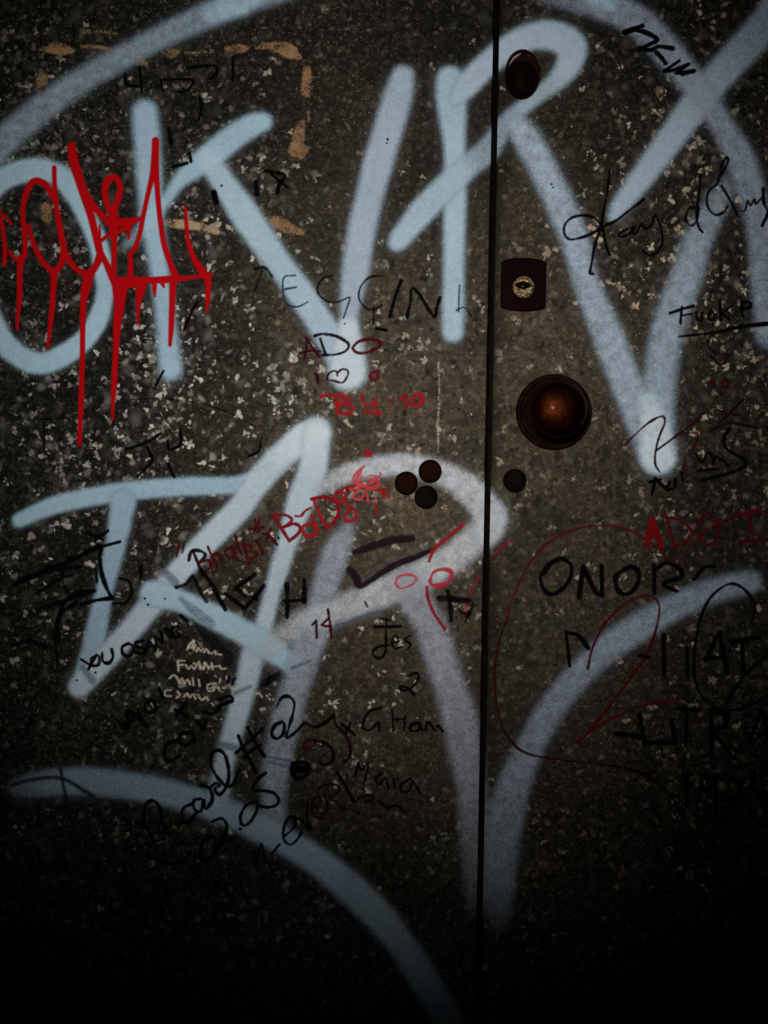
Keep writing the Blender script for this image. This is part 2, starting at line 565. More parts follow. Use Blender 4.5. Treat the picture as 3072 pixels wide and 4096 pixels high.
# tape residue, under the spray paint
TAN = (0.30, 0.175, 0.085)
def res(v, lists, label, col=TAN, op=0.8, soft=9):
    for l in lists:
        sheet('residue_patch', [v([(a, b, c * 1.15) for a, b, c in l], col=col, op=op, soft=soft)], M_RESIDUE, 4, label)
res(R1, [[(270, 320, 10), (340, 315, 26), (400, 320, 30), (470, 330, 12)]], 'tan residue patch left of the top arc')
res(R1, [[(530, 300, 8), (650, 308, 10), (760, 335, 7), (850, 355, 9), (905, 390, 22), (945, 412, 10)]], 'thin tan residue streak crossing the top arc')
res(R1, [[(1060, 335, 12), (1110, 345, 24), (1160, 335, 8)], [(1200, 345, 4), (1300, 342, 6), (1375, 332, 8)]], 'tan residue smear below the arc', op=0.6)
res(R1, [[(1470, 315, 12), (1540, 316, 24), (1600, 314, 12)]], 'oval tan residue blot')
res(R2, [[(5, 312, 6), (90, 300, 20), (160, 310, 34), (220, 335, 38), (285, 378, 10)]], 'wide tan residue patch at the corner of the peeled label', col=(0.36, 0.21, 0.105))
res(R2, [[(330, 455, 22), (330, 520, 26), (320, 600, 24), (350, 610, 12)], [(340, 720, 6), (345, 780, 8)]], 'upright tan residue stub', op=0.65)
res(R2, [[(300, 800, 16), (280, 860, 28), (270, 930, 34), (250, 980, 34), (310, 970, 26), (295, 1015, 14)]], 'ragged upright tan residue patch', op=0.85)
res(R2, [[(60, 1425, 14), (140, 1440, 32), (200, 1475, 32), (300, 1508, 14)]], 'long tan residue patch between the letters', op=0.75)
res(R1, [[(1090, 1445, 20), (1180, 1455, 26), (1270, 1465, 22), (1410, 1500, 16)]], 'pale tan residue bar beside the dripping tag', col=(0.46, 0.31, 0.18), op=0.85)
res(R1, [[(250, 545, 18), (275, 520, 30), (290, 510, 18)], [(240, 485, 6)], [(290, 482, 6)]], 'small tan residue blot at the left edge')
res(R1, [[(295, 1345, 26), (305, 1400, 30), (310, 1440, 12)]], 'dull tan residue blot inside the sprayed ring', op=0.55)
res(R1, [[(540, 215, 5), (640, 205, 7), (760, 220, 4)], [(560, 385, 4), (620, 395, 6)]], 'faint brown residue line above the arc', op=0.4)
res(R1, [[(225, 1060, 16), (265, 1040, 34), (300, 1050, 20)], [(240, 1090, 18), (260, 1080, 22)]], 'pale beige residue patch on the sprayed ring', col=(0.45, 0.36, 0.30), op=0.6)
sheet('scratch', [R5([(1182, 690, 5), (1186, 830, 4), (1183, 1000, 6), (1180, 1090, 9), (1182, 1270, 4)], col=(0.42, 0.36, 0.26), op=0.55, soft=5),
                  R5([(1176, 1100, 10), (1195, 1130, 7)], col=(0.6, 0.52, 0.38), op=0.7, soft=8)], M_RESIDUE, 3, 'pale upright scratch above the three caps')
res(B2, [[(330, 1440, 20), (450, 1500, 60), (560, 1560, 60)]], 'dull grey smear at the foot', col=(0.12, 0.13, 0.13), op=0.3, soft=50)

# old broad marker bands partly under the paint
INK = (0.002, 0.002, 0.003)
PURP = (0.022, 0.010, 0.014)
sheet('marker_band', [LL([(1150, 520, 12), (1250, 650, 34), (1370, 820, 40), (1480, 940, 40), (1550, 1050, 26)], col=(0.01, 0.01, 0.014), op=0.6, soft=22),
                      VC([(960, 460, 20), (1080, 400, 26), (1190, 345, 26)], op=0.9, soft=12)], M_INK, 3, 'broad black band behind the sprayed letter K')

# ------------------------------------------------------------------ spray painted letters and arcs
def spray(label, strokes, name='sprayed_stroke', mat=None):
    full = []
    for st in strokes:                      # a faint halo of stray spray round every pass of the can
        pts = [(p[0], p[1], p[2] * 1.12, p[3] * 0.13) for p in st['pts']]
        full.append(dict(pts=pts, soft=st['soft'] * 2.4, col=st['col']))
    for st in strokes:
        st = dict(st)
        st['pts'] = [(p[0], p[1], p[2] * random.uniform(0.96, 1.05), min(1, p[3] * random.uniform(0.92, 1.06))) for p in st['pts']]
        full.append(st)
    return sheet(name, full, mat or M_SPRAY, 7, label, wobble=0.05)

spray('long pale arc at the upper left', [
    P([(-60, 385, 30), (0, 315, 29), (67, 253, 27), (133, 203, 25), (200, 160, 25), (267, 123, 24), (333, 87, 24), (400, 55, 25), (467, 25, 28), (533, 0, 28), (640, -35, 28)], 12, (0.36, 0.46, 0.54), 0.66),
    P([(462, 28, 20), (510, 8, 26), (560, -20, 24)], 10, BLUE, 0.75)], mat=M_THIN)
spray('pale blue ring cut by the left edge', [
    P([(-46, 560, 22), (-40, 470, 22), (-10, 400, 24), (60, 368, 25), (125, 378, 23), (160, 417, 21), (187, 467, 20), (213, 530, 19), (224, 590, 19), (226, 640, 19), (207, 700, 20), (167, 748, 21), (100, 784, 22), (50, 774, 22), (8, 738, 22), (-22, 680, 22), (-46, 600, 22)], 6, BLUE, 0.88)], 'sprayed_letter')
spray('pale blue letter K with a long leg', [
    P([(313, 243, 26), (320, 333, 27), (328, 467, 22), (345, 586, 20), (357, 686, 20), (369, 798, 22)], 11, (0.44, 0.62, 0.74), 0.86),
    P([(568, 264, 18), (547, 270, 22), (510, 292, 24), (465, 328, 26), (420, 362, 22), (385, 395, 14), (360, 432, 11), (325, 475, 13, 0.6), (290, 515, 13, 0.4), (272, 530, 8, 0.3)], 9, BLUE, 0.88),
    P([(450, 345, 22), (500, 420, 27), (540, 480, 28), (591, 553, 27), (663, 653, 28), (715, 735, 30), (750, 800, 28)], 9, (0.5, 0.66, 0.76), 0.84)], 'sprayed_letter')
spray('tall leaning pale stroke ending in a round blot', [
    P([(870, 166, 22), (862, 200, 30), (840, 275, 30), (815, 360, 31), (797, 430, 30), (780, 505, 30), (768, 586, 28), (757, 655, 20), (752, 710, 16)], 10, (0.48, 0.58, 0.68), 0.84),
    P([(752, 710, 20), (752, 760, 32), (751, 802, 39)], 11, (0.66, 0.76, 0.82), 0.92)])
spray('pale upright stroke of the upper letter R', [
    P([(972, 172, 26), (974, 205, 32), (978, 260, 26), (982, 320, 23), (983, 400, 22), (981, 500, 21), (980, 600, 21), (979, 660, 22), (978, 716, 22)], 9, (0.50, 0.66, 0.76), 0.88)])
spray('pale bowl and crossing arm of the upper letter R', [
    P([(985, 215, 14), (1012, 180, 24), (1063, 130, 25), (1126, 88, 27), (1173, 76, 30), (1212, 84, 32), (1234, 104, 32), (1228, 140, 26), (1205, 172, 20, 0.7), (1168, 203, 15, 0.7), (1126, 235, 14, 0.7), (1092, 268, 18, 0.55), (1053, 325, 24, 0.5), (1015, 355, 25, 0.6), (986, 382, 26, 0.8), (920, 448, 25), (872, 506, 23), (858, 524, 18)], 9, (0.50, 0.64, 0.74), 0.86)])
spray('thick pale V on the right leaf', [
    P([(1119, 272, 24), (1145, 312, 27), (1173, 365, 27), (1216, 455, 27), (1246, 533, 27), (1266, 610, 27), (1313, 724, 30), (1352, 825, 32), (1392, 915, 34), (1418, 982, 32)], 13, (0.48, 0.58, 0.68), 0.74),
    P([(1570, 400, 18, 0.3), (1548, 440, 24, 0.45), (1506, 520, 28, 0.6), (1483, 596, 30, 0.7), (1450, 686, 31, 0.7), (1432, 770, 30, 0.72), (1424, 853, 30, 0.7), (1422, 985, 32, 0.8)], 14, (0.44, 0.54, 0.64), 0.62),
    P([(1400, 860, 16, 0.3), (1412, 920, 26, 0.8), (1421, 986, 36)], 13, (0.72, 0.84, 0.90), 0.92)], 'sprayed_letter', mat=M_THIN)
spray('pale slanting arm of the letter X at the upper right', [
    P([(1690, 0, 32, 0.5), (1646, 62, 32, 0.5), (1590, 123, 31, 0.55), (1520, 203, 32, 0.7), (1456, 290, 27, 0.8), (1400, 365, 25), (1346, 437, 20), (1326, 466, 12)], 10, (0.47, 0.60, 0.70), 0.86)])
spray('curved falling arm of the letter X at the right edge', [
    P([(1180, -12, 20, 0.3), (1240, 0, 24, 0.4), (1306, 12, 30, 0.55), (1373, 44, 30), (1423, 90, 30), (1466, 142, 28), (1516, 203, 26), (1556, 265, 24), (1600, 345, 27), (1628, 433, 28), (1646, 520, 27), (1652, 610, 28), (1662, 720, 30)], 12, (0.42, 0.50, 0.60), 0.60),
    P([(1285, -4, 18), (1312, 2, 24)], 12, BLUE, 0.75)], mat=M_THIN)
spray('pale blue top bar of the lower letter B', [
    P([(42, 1124, 14), (95, 1100, 17), (150, 1083, 18), (267, 1062, 19), (400, 1051, 18), (500, 1049, 18), (548, 1040, 20)], 6, BLUE, 0.86)])
spray('pale blue stem of the lower letter B', [
    P([(266, 1085, 26), (259, 1130, 24), (247, 1189, 21), (228, 1266, 18), (213, 1339, 20), (200, 1406, 23), (187, 1460, 24)], 7, (0.43, 0.60, 0.72), 0.84)])
spray('long pale diagonal ending in a rounded peak', [  # paler second pass paints the light's bright centre into the peak
    P([(172, 1483, 22), (200, 1450, 25), (233, 1416, 24), (283, 1359, 23), (333, 1299, 24), (400, 1220, 24), (467, 1149, 26), (517, 1098, 26), (553, 1046, 27), (603, 990, 28), (653, 950, 30), (684, 930, 28)], 8, (0.60, 0.72, 0.79), 0.9), P([(600, 990, 16, 0.3), (645, 955, 26, 0.7), (682, 932, 27)], 8, (0.72, 0.80, 0.84), 0.9)])
spray('pale stroke falling from the rounded peak', [  # paler pass at the top continues the brighter light painted on the peak
    P([(686, 938, 26), (676, 1015, 30), (648, 1086, 27), (623, 1166, 22), (600, 1239, 19), (580, 1313, 17), (563, 1373, 20), (547, 1410, 24), (533, 1473, 23), (510, 1556, 22, 0.75), (487, 1639, 21, 0.6), (475, 1700, 22, 0.45), (468, 1750, 22, 0.3)], 8, (0.58, 0.70, 0.78), 0.84), P([(684, 936, 28), (672, 1010, 26, 0.3)], 10, (0.72, 0.80, 0.84), 0.9)])
spray('pale blue arm crossing below the letter B', [
    P([(322, 1283, 20), (338, 1283, 27), (400, 1302, 23), (467, 1334, 24), (533, 1369, 26), (580, 1398, 26), (628, 1432, 20)], 7, (0.48, 0.66, 0.76), 0.88)])
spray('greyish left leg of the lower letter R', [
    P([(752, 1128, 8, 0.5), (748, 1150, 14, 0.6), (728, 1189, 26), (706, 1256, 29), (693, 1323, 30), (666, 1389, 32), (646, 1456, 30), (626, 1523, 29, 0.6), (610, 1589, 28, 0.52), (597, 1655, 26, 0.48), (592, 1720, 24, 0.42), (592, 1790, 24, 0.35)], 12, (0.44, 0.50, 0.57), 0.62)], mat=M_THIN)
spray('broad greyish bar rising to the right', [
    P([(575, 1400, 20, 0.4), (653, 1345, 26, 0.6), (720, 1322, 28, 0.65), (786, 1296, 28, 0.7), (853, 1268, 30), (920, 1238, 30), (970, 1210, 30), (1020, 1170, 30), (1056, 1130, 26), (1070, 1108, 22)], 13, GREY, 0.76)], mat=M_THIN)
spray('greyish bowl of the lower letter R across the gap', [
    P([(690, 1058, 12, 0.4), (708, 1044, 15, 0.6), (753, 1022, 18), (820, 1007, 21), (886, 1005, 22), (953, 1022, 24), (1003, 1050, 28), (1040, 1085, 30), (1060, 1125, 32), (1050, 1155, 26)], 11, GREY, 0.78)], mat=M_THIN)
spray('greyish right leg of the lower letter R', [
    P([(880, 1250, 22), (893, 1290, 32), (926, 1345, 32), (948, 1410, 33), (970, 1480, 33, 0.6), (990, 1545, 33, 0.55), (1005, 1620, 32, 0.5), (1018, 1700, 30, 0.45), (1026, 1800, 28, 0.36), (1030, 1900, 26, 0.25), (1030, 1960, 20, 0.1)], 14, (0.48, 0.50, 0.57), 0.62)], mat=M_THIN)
spray('pale arc rising to the right below the knob', [  # coat thinned so the falling-off light is painted into the arc
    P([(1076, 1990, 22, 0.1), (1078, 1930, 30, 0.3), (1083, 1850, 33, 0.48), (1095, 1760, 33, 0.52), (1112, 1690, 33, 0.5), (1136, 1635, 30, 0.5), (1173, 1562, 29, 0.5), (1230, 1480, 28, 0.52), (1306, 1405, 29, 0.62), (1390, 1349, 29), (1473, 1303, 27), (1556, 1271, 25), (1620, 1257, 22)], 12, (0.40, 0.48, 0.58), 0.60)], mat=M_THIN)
spray('long pale arc sweeping down to the foot', [  # darker pigment and thinner coat paint in the light's falloff towards the foot
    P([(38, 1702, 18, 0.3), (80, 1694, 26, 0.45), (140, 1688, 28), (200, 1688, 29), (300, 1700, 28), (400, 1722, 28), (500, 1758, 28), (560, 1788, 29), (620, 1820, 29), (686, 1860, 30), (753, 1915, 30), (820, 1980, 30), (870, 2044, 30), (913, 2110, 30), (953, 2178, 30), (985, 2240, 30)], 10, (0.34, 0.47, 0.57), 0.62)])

sheet('marker_band', [RM([(640, 262, 16), (700, 240, 22), (790, 210, 24), (900, 180, 25), (1010, 172, 22)], col=PURP, op=0.93, soft=9),
                      RM([(605, 370, 20), (650, 430, 26), (672, 478, 20), (740, 445, 16), (830, 385, 18), (930, 330, 20), (1040, 290, 17), (1150, 240, 12)], col=PURP, op=0.93, soft=9)],
      M_INK, 3, 'broad purplish black bracket inside the sprayed letter R')

# ------------------------------------------------------------------ bluish wiped bands on the fresh paint
BB = (0.10, 0.14, 0.24)
for st in [LL([(1080, 400, 26), (1140, 460, 26)], col=BB, op=0.45, soft=14), LL([(540, 1010, 20), (600, 1090, 24)], col=BB, op=0.45, soft=14),
                     LL([(1170, 560, 12), (1260, 640, 30), (1370, 720, 26)], col=BB, op=0.35, soft=12),
                     VC([(700, 880, 26), (800, 900, 26)], col=BB, op=0.45, soft=12), VC([(820, 500, 18), (930, 450, 12)], col=BB, op=0.4, soft=12),
                     VC([(1060, 970, 8), (1220, 1000, 8)], col=BB, op=0.6), VC([(1060, 1010, 8), (1220, 1045, 8)], col=BB, op=0.6), VC([(1230, 320, 12), (1370, 260, 10)], col=BB, op=0.5, soft=12),
                     RM([(520, 735, 7), (600, 712, 9), (680, 682, 9), (760, 652, 8), (830, 640, 6)], col=BB, op=0.5, soft=8), RM([(705, 580, 6), (722, 612, 6)], op=0.8),
                     B0([(80, 110, 12), (200, 75, 12), (350, 60, 12), (450, 85, 12), (600, 180, 14)], col=(0.02, 0.03, 0.04), op=0.75, soft=8),
                     B0([(395, 0, 10), (410, 100, 10), (430, 190, 12)], col=(0.02, 0.03, 0.04), op=0.75, soft=8)]:
    sheet('wiped_band', [st], M_INK, 3, 'bluish wiped band on the sprayed paint')
spk = [R1([(1437, 1205, 7)]), R2([(853, 905, 7)]), R2([(849, 930, 5)]), R3([(255, 1195, 6)]), R3([(266, 1216, 5)]),
       LL([(940, 560, 7)]), LL([(960, 600, 7)]), LL([(1070, 560, 5)]), LL([(620, 1040, 7)]), LL([(500, 1090, 6)]), R5([(575, 440, 5)])]
sheet('ink_speck', spk, M_INK, 2.5, 'tiny black specks on the sprayed paint', kind='stuff')

# ------------------------------------------------------------------ red dripping tag
RED = (0.50, 0.003, 0.006)
A = []
def a(pts, hw=20): A.append(VA([(p[0], p[1], (p[2] if len(p) > 2 else hw) * 0.93) for p in pts], col=RED, op=1.0, soft=6))
a([(-10, 600), (10, 680), (28, 780), (38, 880), (35, 1010)], 15)
a([(0, 640), (50, 660), (85, 710)], 9)
a([(65, 905, 10), (115, 965, 14), (165, 970, 20), (188, 890, 20), (178, 740, 20), (170, 600, 18), (200, 470, 24), (240, 402, 24), (290, 392, 24), (350, 435, 24), (405, 540, 20)])
a([(212, 720, 14), (255, 870, 18), (320, 990, 20), (395, 1065, 22)])
a([(402, 295, 18), (405, 420, 18), (420, 600, 20), (448, 760, 24), (472, 900, 26), (460, 985, 26), (430, 1040, 24), (400, 1075, 24)])
a([(158, 965, 30), (148, 1050, 22), (147, 1250, 20), (132, 1400, 13), (128, 1485, 10)])
a([(400, 1060, 34), (398, 1140, 24), (385, 1350, 20), (362, 1540, 14), (354, 1620, 11)])
a([(480, 920, 24), (540, 1015, 20), (610, 1070, 24), (680, 1060, 24), (745, 950, 28)])
a([(530, 135, 32), (545, 240, 36), (580, 360, 36), (625, 500, 34), (670, 640, 30), (705, 780, 28), (735, 900, 30)])
a([(605, 430, 24), (680, 560, 24), (750, 645, 24), (815, 710, 24)])
a([(830, 660, 24), (792, 560, 22), (775, 460, 26), (800, 385, 28), (850, 370, 26), (885, 420, 22), (880, 500, 24), (850, 590, 26), (835, 700, 34), (845, 860, 22), (840, 1000, 20), (835, 1080, 26)])
a([(840, 700, 34), (950, 692, 28), (1040, 670, 14)])
a([(860, 770, 18), (930, 740, 18), (985, 700, 12)])
a([(952, 730, 18), (950, 815, 10)], 12)
a([(737, 720, 8), (738, 800, 10), (728, 850, 10)])
a([(730, 845), (800, 795), (870, 760)], 15)
a([(742, 930, 30), (705, 1020, 24), (660, 1090, 34), (638, 1170, 38), (618, 1280, 26), (612, 1450, 22), (610, 1659, 20), (605, 1850, 20), (598, 2080, 20), (588, 2330, 15)])
a([(1148, 95, 26), (1140, 230, 26), (1125, 350, 22), (1090, 500, 18), (1060, 640, 18), (1032, 780, 18), (990, 900, 18), (958, 935, 16), (965, 1000, 20), (962, 1090, 24)])
a([(1150, 95, 26), (1152, 300, 24), (1165, 500, 20), (1183, 680, 20), (1212, 860, 22), (1258, 1000, 22), (1290, 1080, 26)])
a([(850, 1125, 26), (960, 1125, 28), (1100, 1125, 26), (1280, 1115, 28), (1400, 1105, 14), (1560, 1085, 14)])
a([(870, 1175, 40), (960, 1150, 30), (1040, 1140, 30)])
a([(748, 930, 22), (790, 1010, 24), (820, 1090, 24), (860, 1170, 30)])
a([(885, 1190, 58), (882, 1300, 42), (868, 1440, 32), (855, 1659, 22), (845, 1850, 22), (836, 2000, 16), (832, 2150, 9)])
a([(1278, 1130, 30), (1272, 1250, 24), (1265, 1450, 22), (1255, 1600, 14)])
a([(1040, 1170, 44), (1028, 1250, 26), (1020, 1340, 14), (1015, 1445, 8)])
a([(1140, 1160, 20), (1142, 1240, 9)])
a([(1200, 1150, 16), (1210, 1175, 8)])
a([(1368, 585, 10), (1375, 700, 14), (1392, 850, 18), (1435, 970, 22), (1500, 1070, 30), (1535, 1130, 24), (1532, 1260, 18), (1528, 1345, 10)])
sheet('dripping_tag', A, M_RED, 3, 'bright red spray tag with long vertical drips')

# ------------------------------------------------------------------ small writing
DR = (0.085, 0.005, 0.007)      # dark red ink
MR = (0.05, 0.004, 0.010)      # maroon ink
BR = (0.42, 0.012, 0.02)       # bright red ink
PK = (0.75, 0.07, 0.09)        # thin red ink over white
def write(label, strokes, name='marker_writing', mat=None, split=False):
    if split:
        for st in strokes: sheet('marker_stroke', [st], mat or M_INK, 2.4, label, wobble=0.38)
        return
    return sheet(name, strokes, mat or M_INK, 2.4, label, wobble=0.38)

write('dark marker lettering ADO', [
    VH([(290, 240), (340, 310), (390, 380), (425, 420)], 12, MR), VH([(312, 255), (300, 340), (280, 440)], 11, MR), VH([(230, 385), (300, 370), (370, 362), (430, 372)], 10, MR),
    VH([(375, 222), (450, 205), (560, 220), (650, 260), (700, 310), (670, 365), (580, 398), (450, 405)], 13, (0.012, 0.004, 0.008)), VH([(430, 250), (450, 310), (480, 400)], 12, (0.015, 0.004, 0.008)),
    VH([(738, 330), (790, 278), (880, 255), (970, 265), (1000, 305), (940, 350), (850, 385), (770, 378), (736, 340)], 13, (0.09, 0.004, 0.01))])
write('maroon 10 with a small heart below ADO', [
    VH([(382, 580), (400, 605), (406, 670)], 11, MR),
    VH([(592, 598), (582, 560), (540, 558), (497, 600), (503, 640), (560, 648), (640, 665), (688, 600), (690, 552), (640, 538), (592, 570)], 9, (0.045, 0.003, 0.012)),
    VH([(930, 562), (900, 600), (930, 640), (978, 620), (970, 572), (925, 562)], 12, (0.16, 0.006, 0.012))])
write('bright red lettering BY: 10', [
    VH([(440, 792), (520, 780), (620, 788), (700, 830), (650, 865), (580, 868)], 16, BR, 0.85), VH([(575, 800), (590, 880), (590, 950)], 15, BR, 0.85), VH([(600, 870), (690, 872), (742, 918), (700, 955), (590, 955)], 16, BR, 0.85),
    VH([(820, 780), (838, 855), (880, 885), (930, 872), (960, 810)], 13, BR, 0.8), VH([(950, 830), (962, 910), (1000, 965), (930, 955), (850, 938)], 13, BR, 0.8),
    VH([(1074, 828), (1077, 840)], 11, BR, 0.8), VH([(1078, 905), (1080, 915)], 11, BR, 0.8),
    VH([(1190, 830), (1240, 780), (1240, 895)], 13, (0.38, 0.01, 0.02), 0.85), VH([(1340, 772), (1292, 830), (1330, 888), (1390, 850), (1390, 792), (1340, 772)], 17, BR, 0.85)])
write('dark red lettering Bhabi beginning a slanted line', [
    VB([(68, 765), (50, 860)], 7, DR), VB([(105, 765), (92, 830)], 7, DR),
    VB([(140, 888), (160, 820), (225, 818), (262, 850), (215, 905)], 10, (0.02, 0.005, 0.008)), VB([(170, 815), (205, 900), (240, 985)], 10, (0.03, 0.004, 0.008)), VB([(210, 905), (285, 885), (300, 935), (230, 985)], 9, DR),
    VB([(280, 785), (312, 860), (350, 930)], 9, DR), VB([(312, 860), (345, 835), (390, 885)], 9, DR),
    VB([(445, 790), (408, 825), (440, 872), (482, 835), (450, 785), (500, 885)], 9, DR), VB([(480, 700), (508, 790), (532, 850)], 9, DR),
    VB([(538, 735), (560, 820), (585, 905)], 10, DR), VB([(540, 770), (600, 780), (600, 815), (650, 840), (580, 885)], 9, DR),
    VB([(640, 740), (665, 790), (690, 830)], 9, DR), VB([(585, 655), (690, 640)], 8, DR), VB([(625, 590), (660, 680)], 8, DR), VB([(660, 590), (620, 670)], 8, DR),
    VB([(680, 690), (730, 700), (790, 770)], 8, DR), VB([(745, 650), (710, 750)], 7, DR), VB([(800, 718), (804, 724)], 11, (0.03, 0.004, 0.006))])
write('red lettering BaDg ending the slanted line', [
    VB([(765, 555), (815, 640), (880, 742)], 11, (0.24, 0.008, 0.014)), VB([(768, 552), (850, 553), (900, 590), (840, 640)], 10, (0.24, 0.008, 0.014)), VB([(840, 640), (920, 618), (962, 650), (935, 700), (880, 742)], 10, (0.24, 0.008, 0.014)),
    VB([(925, 560), (965, 560), (1000, 520), (1040, 500)], 9, (0.3, 0.01, 0.015)), VB([(1040, 612), (980, 640), (990, 695), (1050, 705), (1088, 650), (1030, 612)], 11, BR), VB([(1045, 555), (1075, 630), (1090, 700)], 9, BR, 0.8),
    VB([(1055, 430), (1105, 545), (1160, 650)], 11, BR, 0.9), VB([(1045, 435), (1130, 420), (1215, 450), (1242, 530), (1200, 620), (1150, 655)], 11, (0.3, 0.006, 0.012)),
    VB([(1290, 390), (1235, 385), (1225, 440), (1280, 450), (1295, 400), (1300, 470), (1355, 510), (1370, 575), (1310, 600), (1288, 560), (1340, 500)], 10, BR, 0.9)])
write('thin light red scribble above the three caps', [
    VB([(1330, 365), (1395, 362), (1350, 420), (1405, 440), (1440, 378), (1462, 455)], 8, PK, 0.85), VB([(1440, 345), (1550, 372), (1620, 420)], 10, BR, 0.8), VB([(1620, 350), (1560, 380), (1580, 430)], 8, BR, 0.8), VB([(1498, 430), (1525, 500), (1515, 550)], 11, BR, 0.5),
    VB([(1432, 195), (1380, 235), (1352, 295), (1400, 350)], 7, PK, 0.8), VB([(1412, 215), (1372, 300), (1440, 335), (1540, 272), (1552, 245)], 7, PK, 0.8), VB([(1475, 262), (1525, 275), (1490, 315)], 6, PK, 0.8),
    VB([(1350, 342), (1280, 360), (1235, 395)], 9, BR, 0.8), VB([(1380, 320), (1480, 360), (1540, 330)], 14, PK, 0.55), VB([(1390, 240), (1410, 330)], 13, PK, 0.5), VB([(1460, 290), (1530, 310)], 16, PK, 0.4),
    VB([(1440, 90), (1465, 85), (1475, 108), (1445, 112)], 13, BR, 0.85)])
write('maroon number 14 on the sprayed bar', [VB([(1050, 1362), (1078, 1330), (1080, 1395), (1082, 1455)], 9, (0.04, 0.003, 0.01), curve=False), VB([(1172, 1312), (1118, 1362), (1150, 1372), (1185, 1368)], 8, (0.06, 0.003, 0.01), curve=False), VB([(1165, 1250), (1180, 1350), (1192, 1460)], 10, (0.06, 0.003, 0.012))])
write('broad black angular letters behind the spray paint', [
    VB([(480, 1092), (560, 1040), (625, 990)], 15, op=0.85, curve=False), VB([(410, 1130), (470, 1180), (555, 1238), (640, 1140), (690, 1075)], 13, op=0.85, curve=False), VB([(490, 1090), (560, 1150), (640, 1170)], 12, op=0.8, curve=False),
    VB([(230, 960), (300, 1050), (360, 1160), (410, 1250)], 15, op=0.85), VB([(50, 1085), (120, 1060), (160, 1010)], 14, op=0.8), VB([(170, 1000), (230, 1120), (270, 1190)], 12, op=0.7)])
write('black letter H beside the sprayed leg', [VB([(862, 1060), (868, 1180), (862, 1305)], 15, op=0.85), VB([(990, 1030), (992, 1110), (990, 1195)], 14, op=0.85), VB([(845, 1185), (1000, 1180)], 12, op=0.85)])
write('light red loops and curves on the lower letter R', [
    VX([(192, 1305), (225, 1245), (330, 1228), (392, 1265), (345, 1325), (240, 1358), (192, 1310)], 10, PK, 0.75), VX([(520, 1285), (560, 1200), (660, 1178), (725, 1210), (700, 1290), (620, 1332), (540, 1322), (520, 1285)], 17, (0.6, 0.03, 0.06), 0.8),
    VX([(490, 1345), (500, 1440), (545, 1565), (610, 1670), (660, 1740)], 13, (0.36, 0.01, 0.03), 0.9), VX([(825, 760), (745, 830), (640, 915), (560, 985), (538, 1030), (512, 1100)], 17, BR, 0.85),
    VX([(975, 1270), (905, 1395), (860, 1540), (840, 1610)], 14, (0.4, 0.01, 0.02), 0.35), VX([(1300, 900), (1220, 950), (1130, 1050)], 10, BR, 0.45)])
write('broad black crossed strokes by the door edge', [VX([(610, 1450), (880, 1475)], 26, op=0.8, soft=14), VX([(690, 1380), (715, 1520), (720, 1660)], 24, op=0.8, soft=14), VX([(940, 1490), (900, 1570), (860, 1660)], 18, op=0.75, soft=14), VX([(790, 1560), (850, 1600), (900, 1590)], 14, op=0.6, soft=14)])
write('thin black lettering Jes with a 2 beneath', [
    RM([(768, 742), (935, 740)], 8), RM([(800, 690), (870, 700)], 10, op=0.6), RM([(845, 690), (842, 830), (835, 915), (795, 947), (755, 910), (800, 868), (860, 862)], 7), RM([(880, 845), (925, 835), (905, 800), (878, 840), (900, 882), (945, 870)], 6), RM([(995, 800), (965, 825), (1000, 855), (985, 885)], 6),
    RM([(995, 1058), (1040, 1040), (1052, 1080), (1005, 1140), (950, 1152), (938, 1128), (985, 1138), (1025, 1182)], 7)])
write('thin black lettering G Mam', [
    VD([(1155, 240), (1080, 258), (1030, 315), (1018, 385), (1065, 402), (1115, 360), (1130, 345), (1140, 410)], 8), VD([(1232, 250), (1240, 405)], 8), VD([(1248, 320), (1322, 325)], 7), VD([(1330, 295), (1318, 405)], 8),
    VD([(1425, 350), (1372, 368), (1368, 408), (1425, 402), (1435, 350), (1455, 405)], 8), VD([(1475, 405), (1495, 345), (1525, 372), (1540, 405)], 8), VD([(1550, 405), (1570, 370), (1605, 412)], 8), VD([(860, 355), (960, 440)], 9), VD([(925, 350), (890, 435)], 8)])
write('big looping black 2 and 3 date figures', [
    VD([(420, 345), (370, 368), (345, 430), (380, 467), (430, 432), (438, 362), (420, 345)], 10), VD([(385, 225), (420, 165), (475, 158), (512, 205), (500, 290), (472, 385), (455, 460), (520, 420), (590, 352), (650, 380), (730, 355), (805, 290)], 10),
    VD([(800, 300), (820, 365), (880, 430), (922, 510), (920, 600), (880, 642)], 10, (0.02, 0.004, 0.006)), VD([(582, 530), (595, 490), (650, 478), (662, 510), (605, 545), (582, 530)], 9, (0.05, 0.005, 0.008)), VD([(655, 480), (740, 500), (797, 562), (790, 632), (740, 660), (698, 640)], 10),
    VD([(500, 650), (600, 642), (612, 720), (540, 762), (492, 712), (500, 660)], 14), VD([(520, 690), (590, 690)], 24)])
write('black figure 05 over the sprayed leg', [
    VD([(300, 720), (240, 768), (205, 842), (280, 850), (360, 868), (397, 920), (370, 963), (300, 972), (248, 958)], 10), VD([(220, 930), (155, 960), (115, 1040), (130, 1103), (180, 1088), (230, 1010), (242, 945), (212, 930)], 10), VD([(112, 1130), (116, 1134)], 9)])
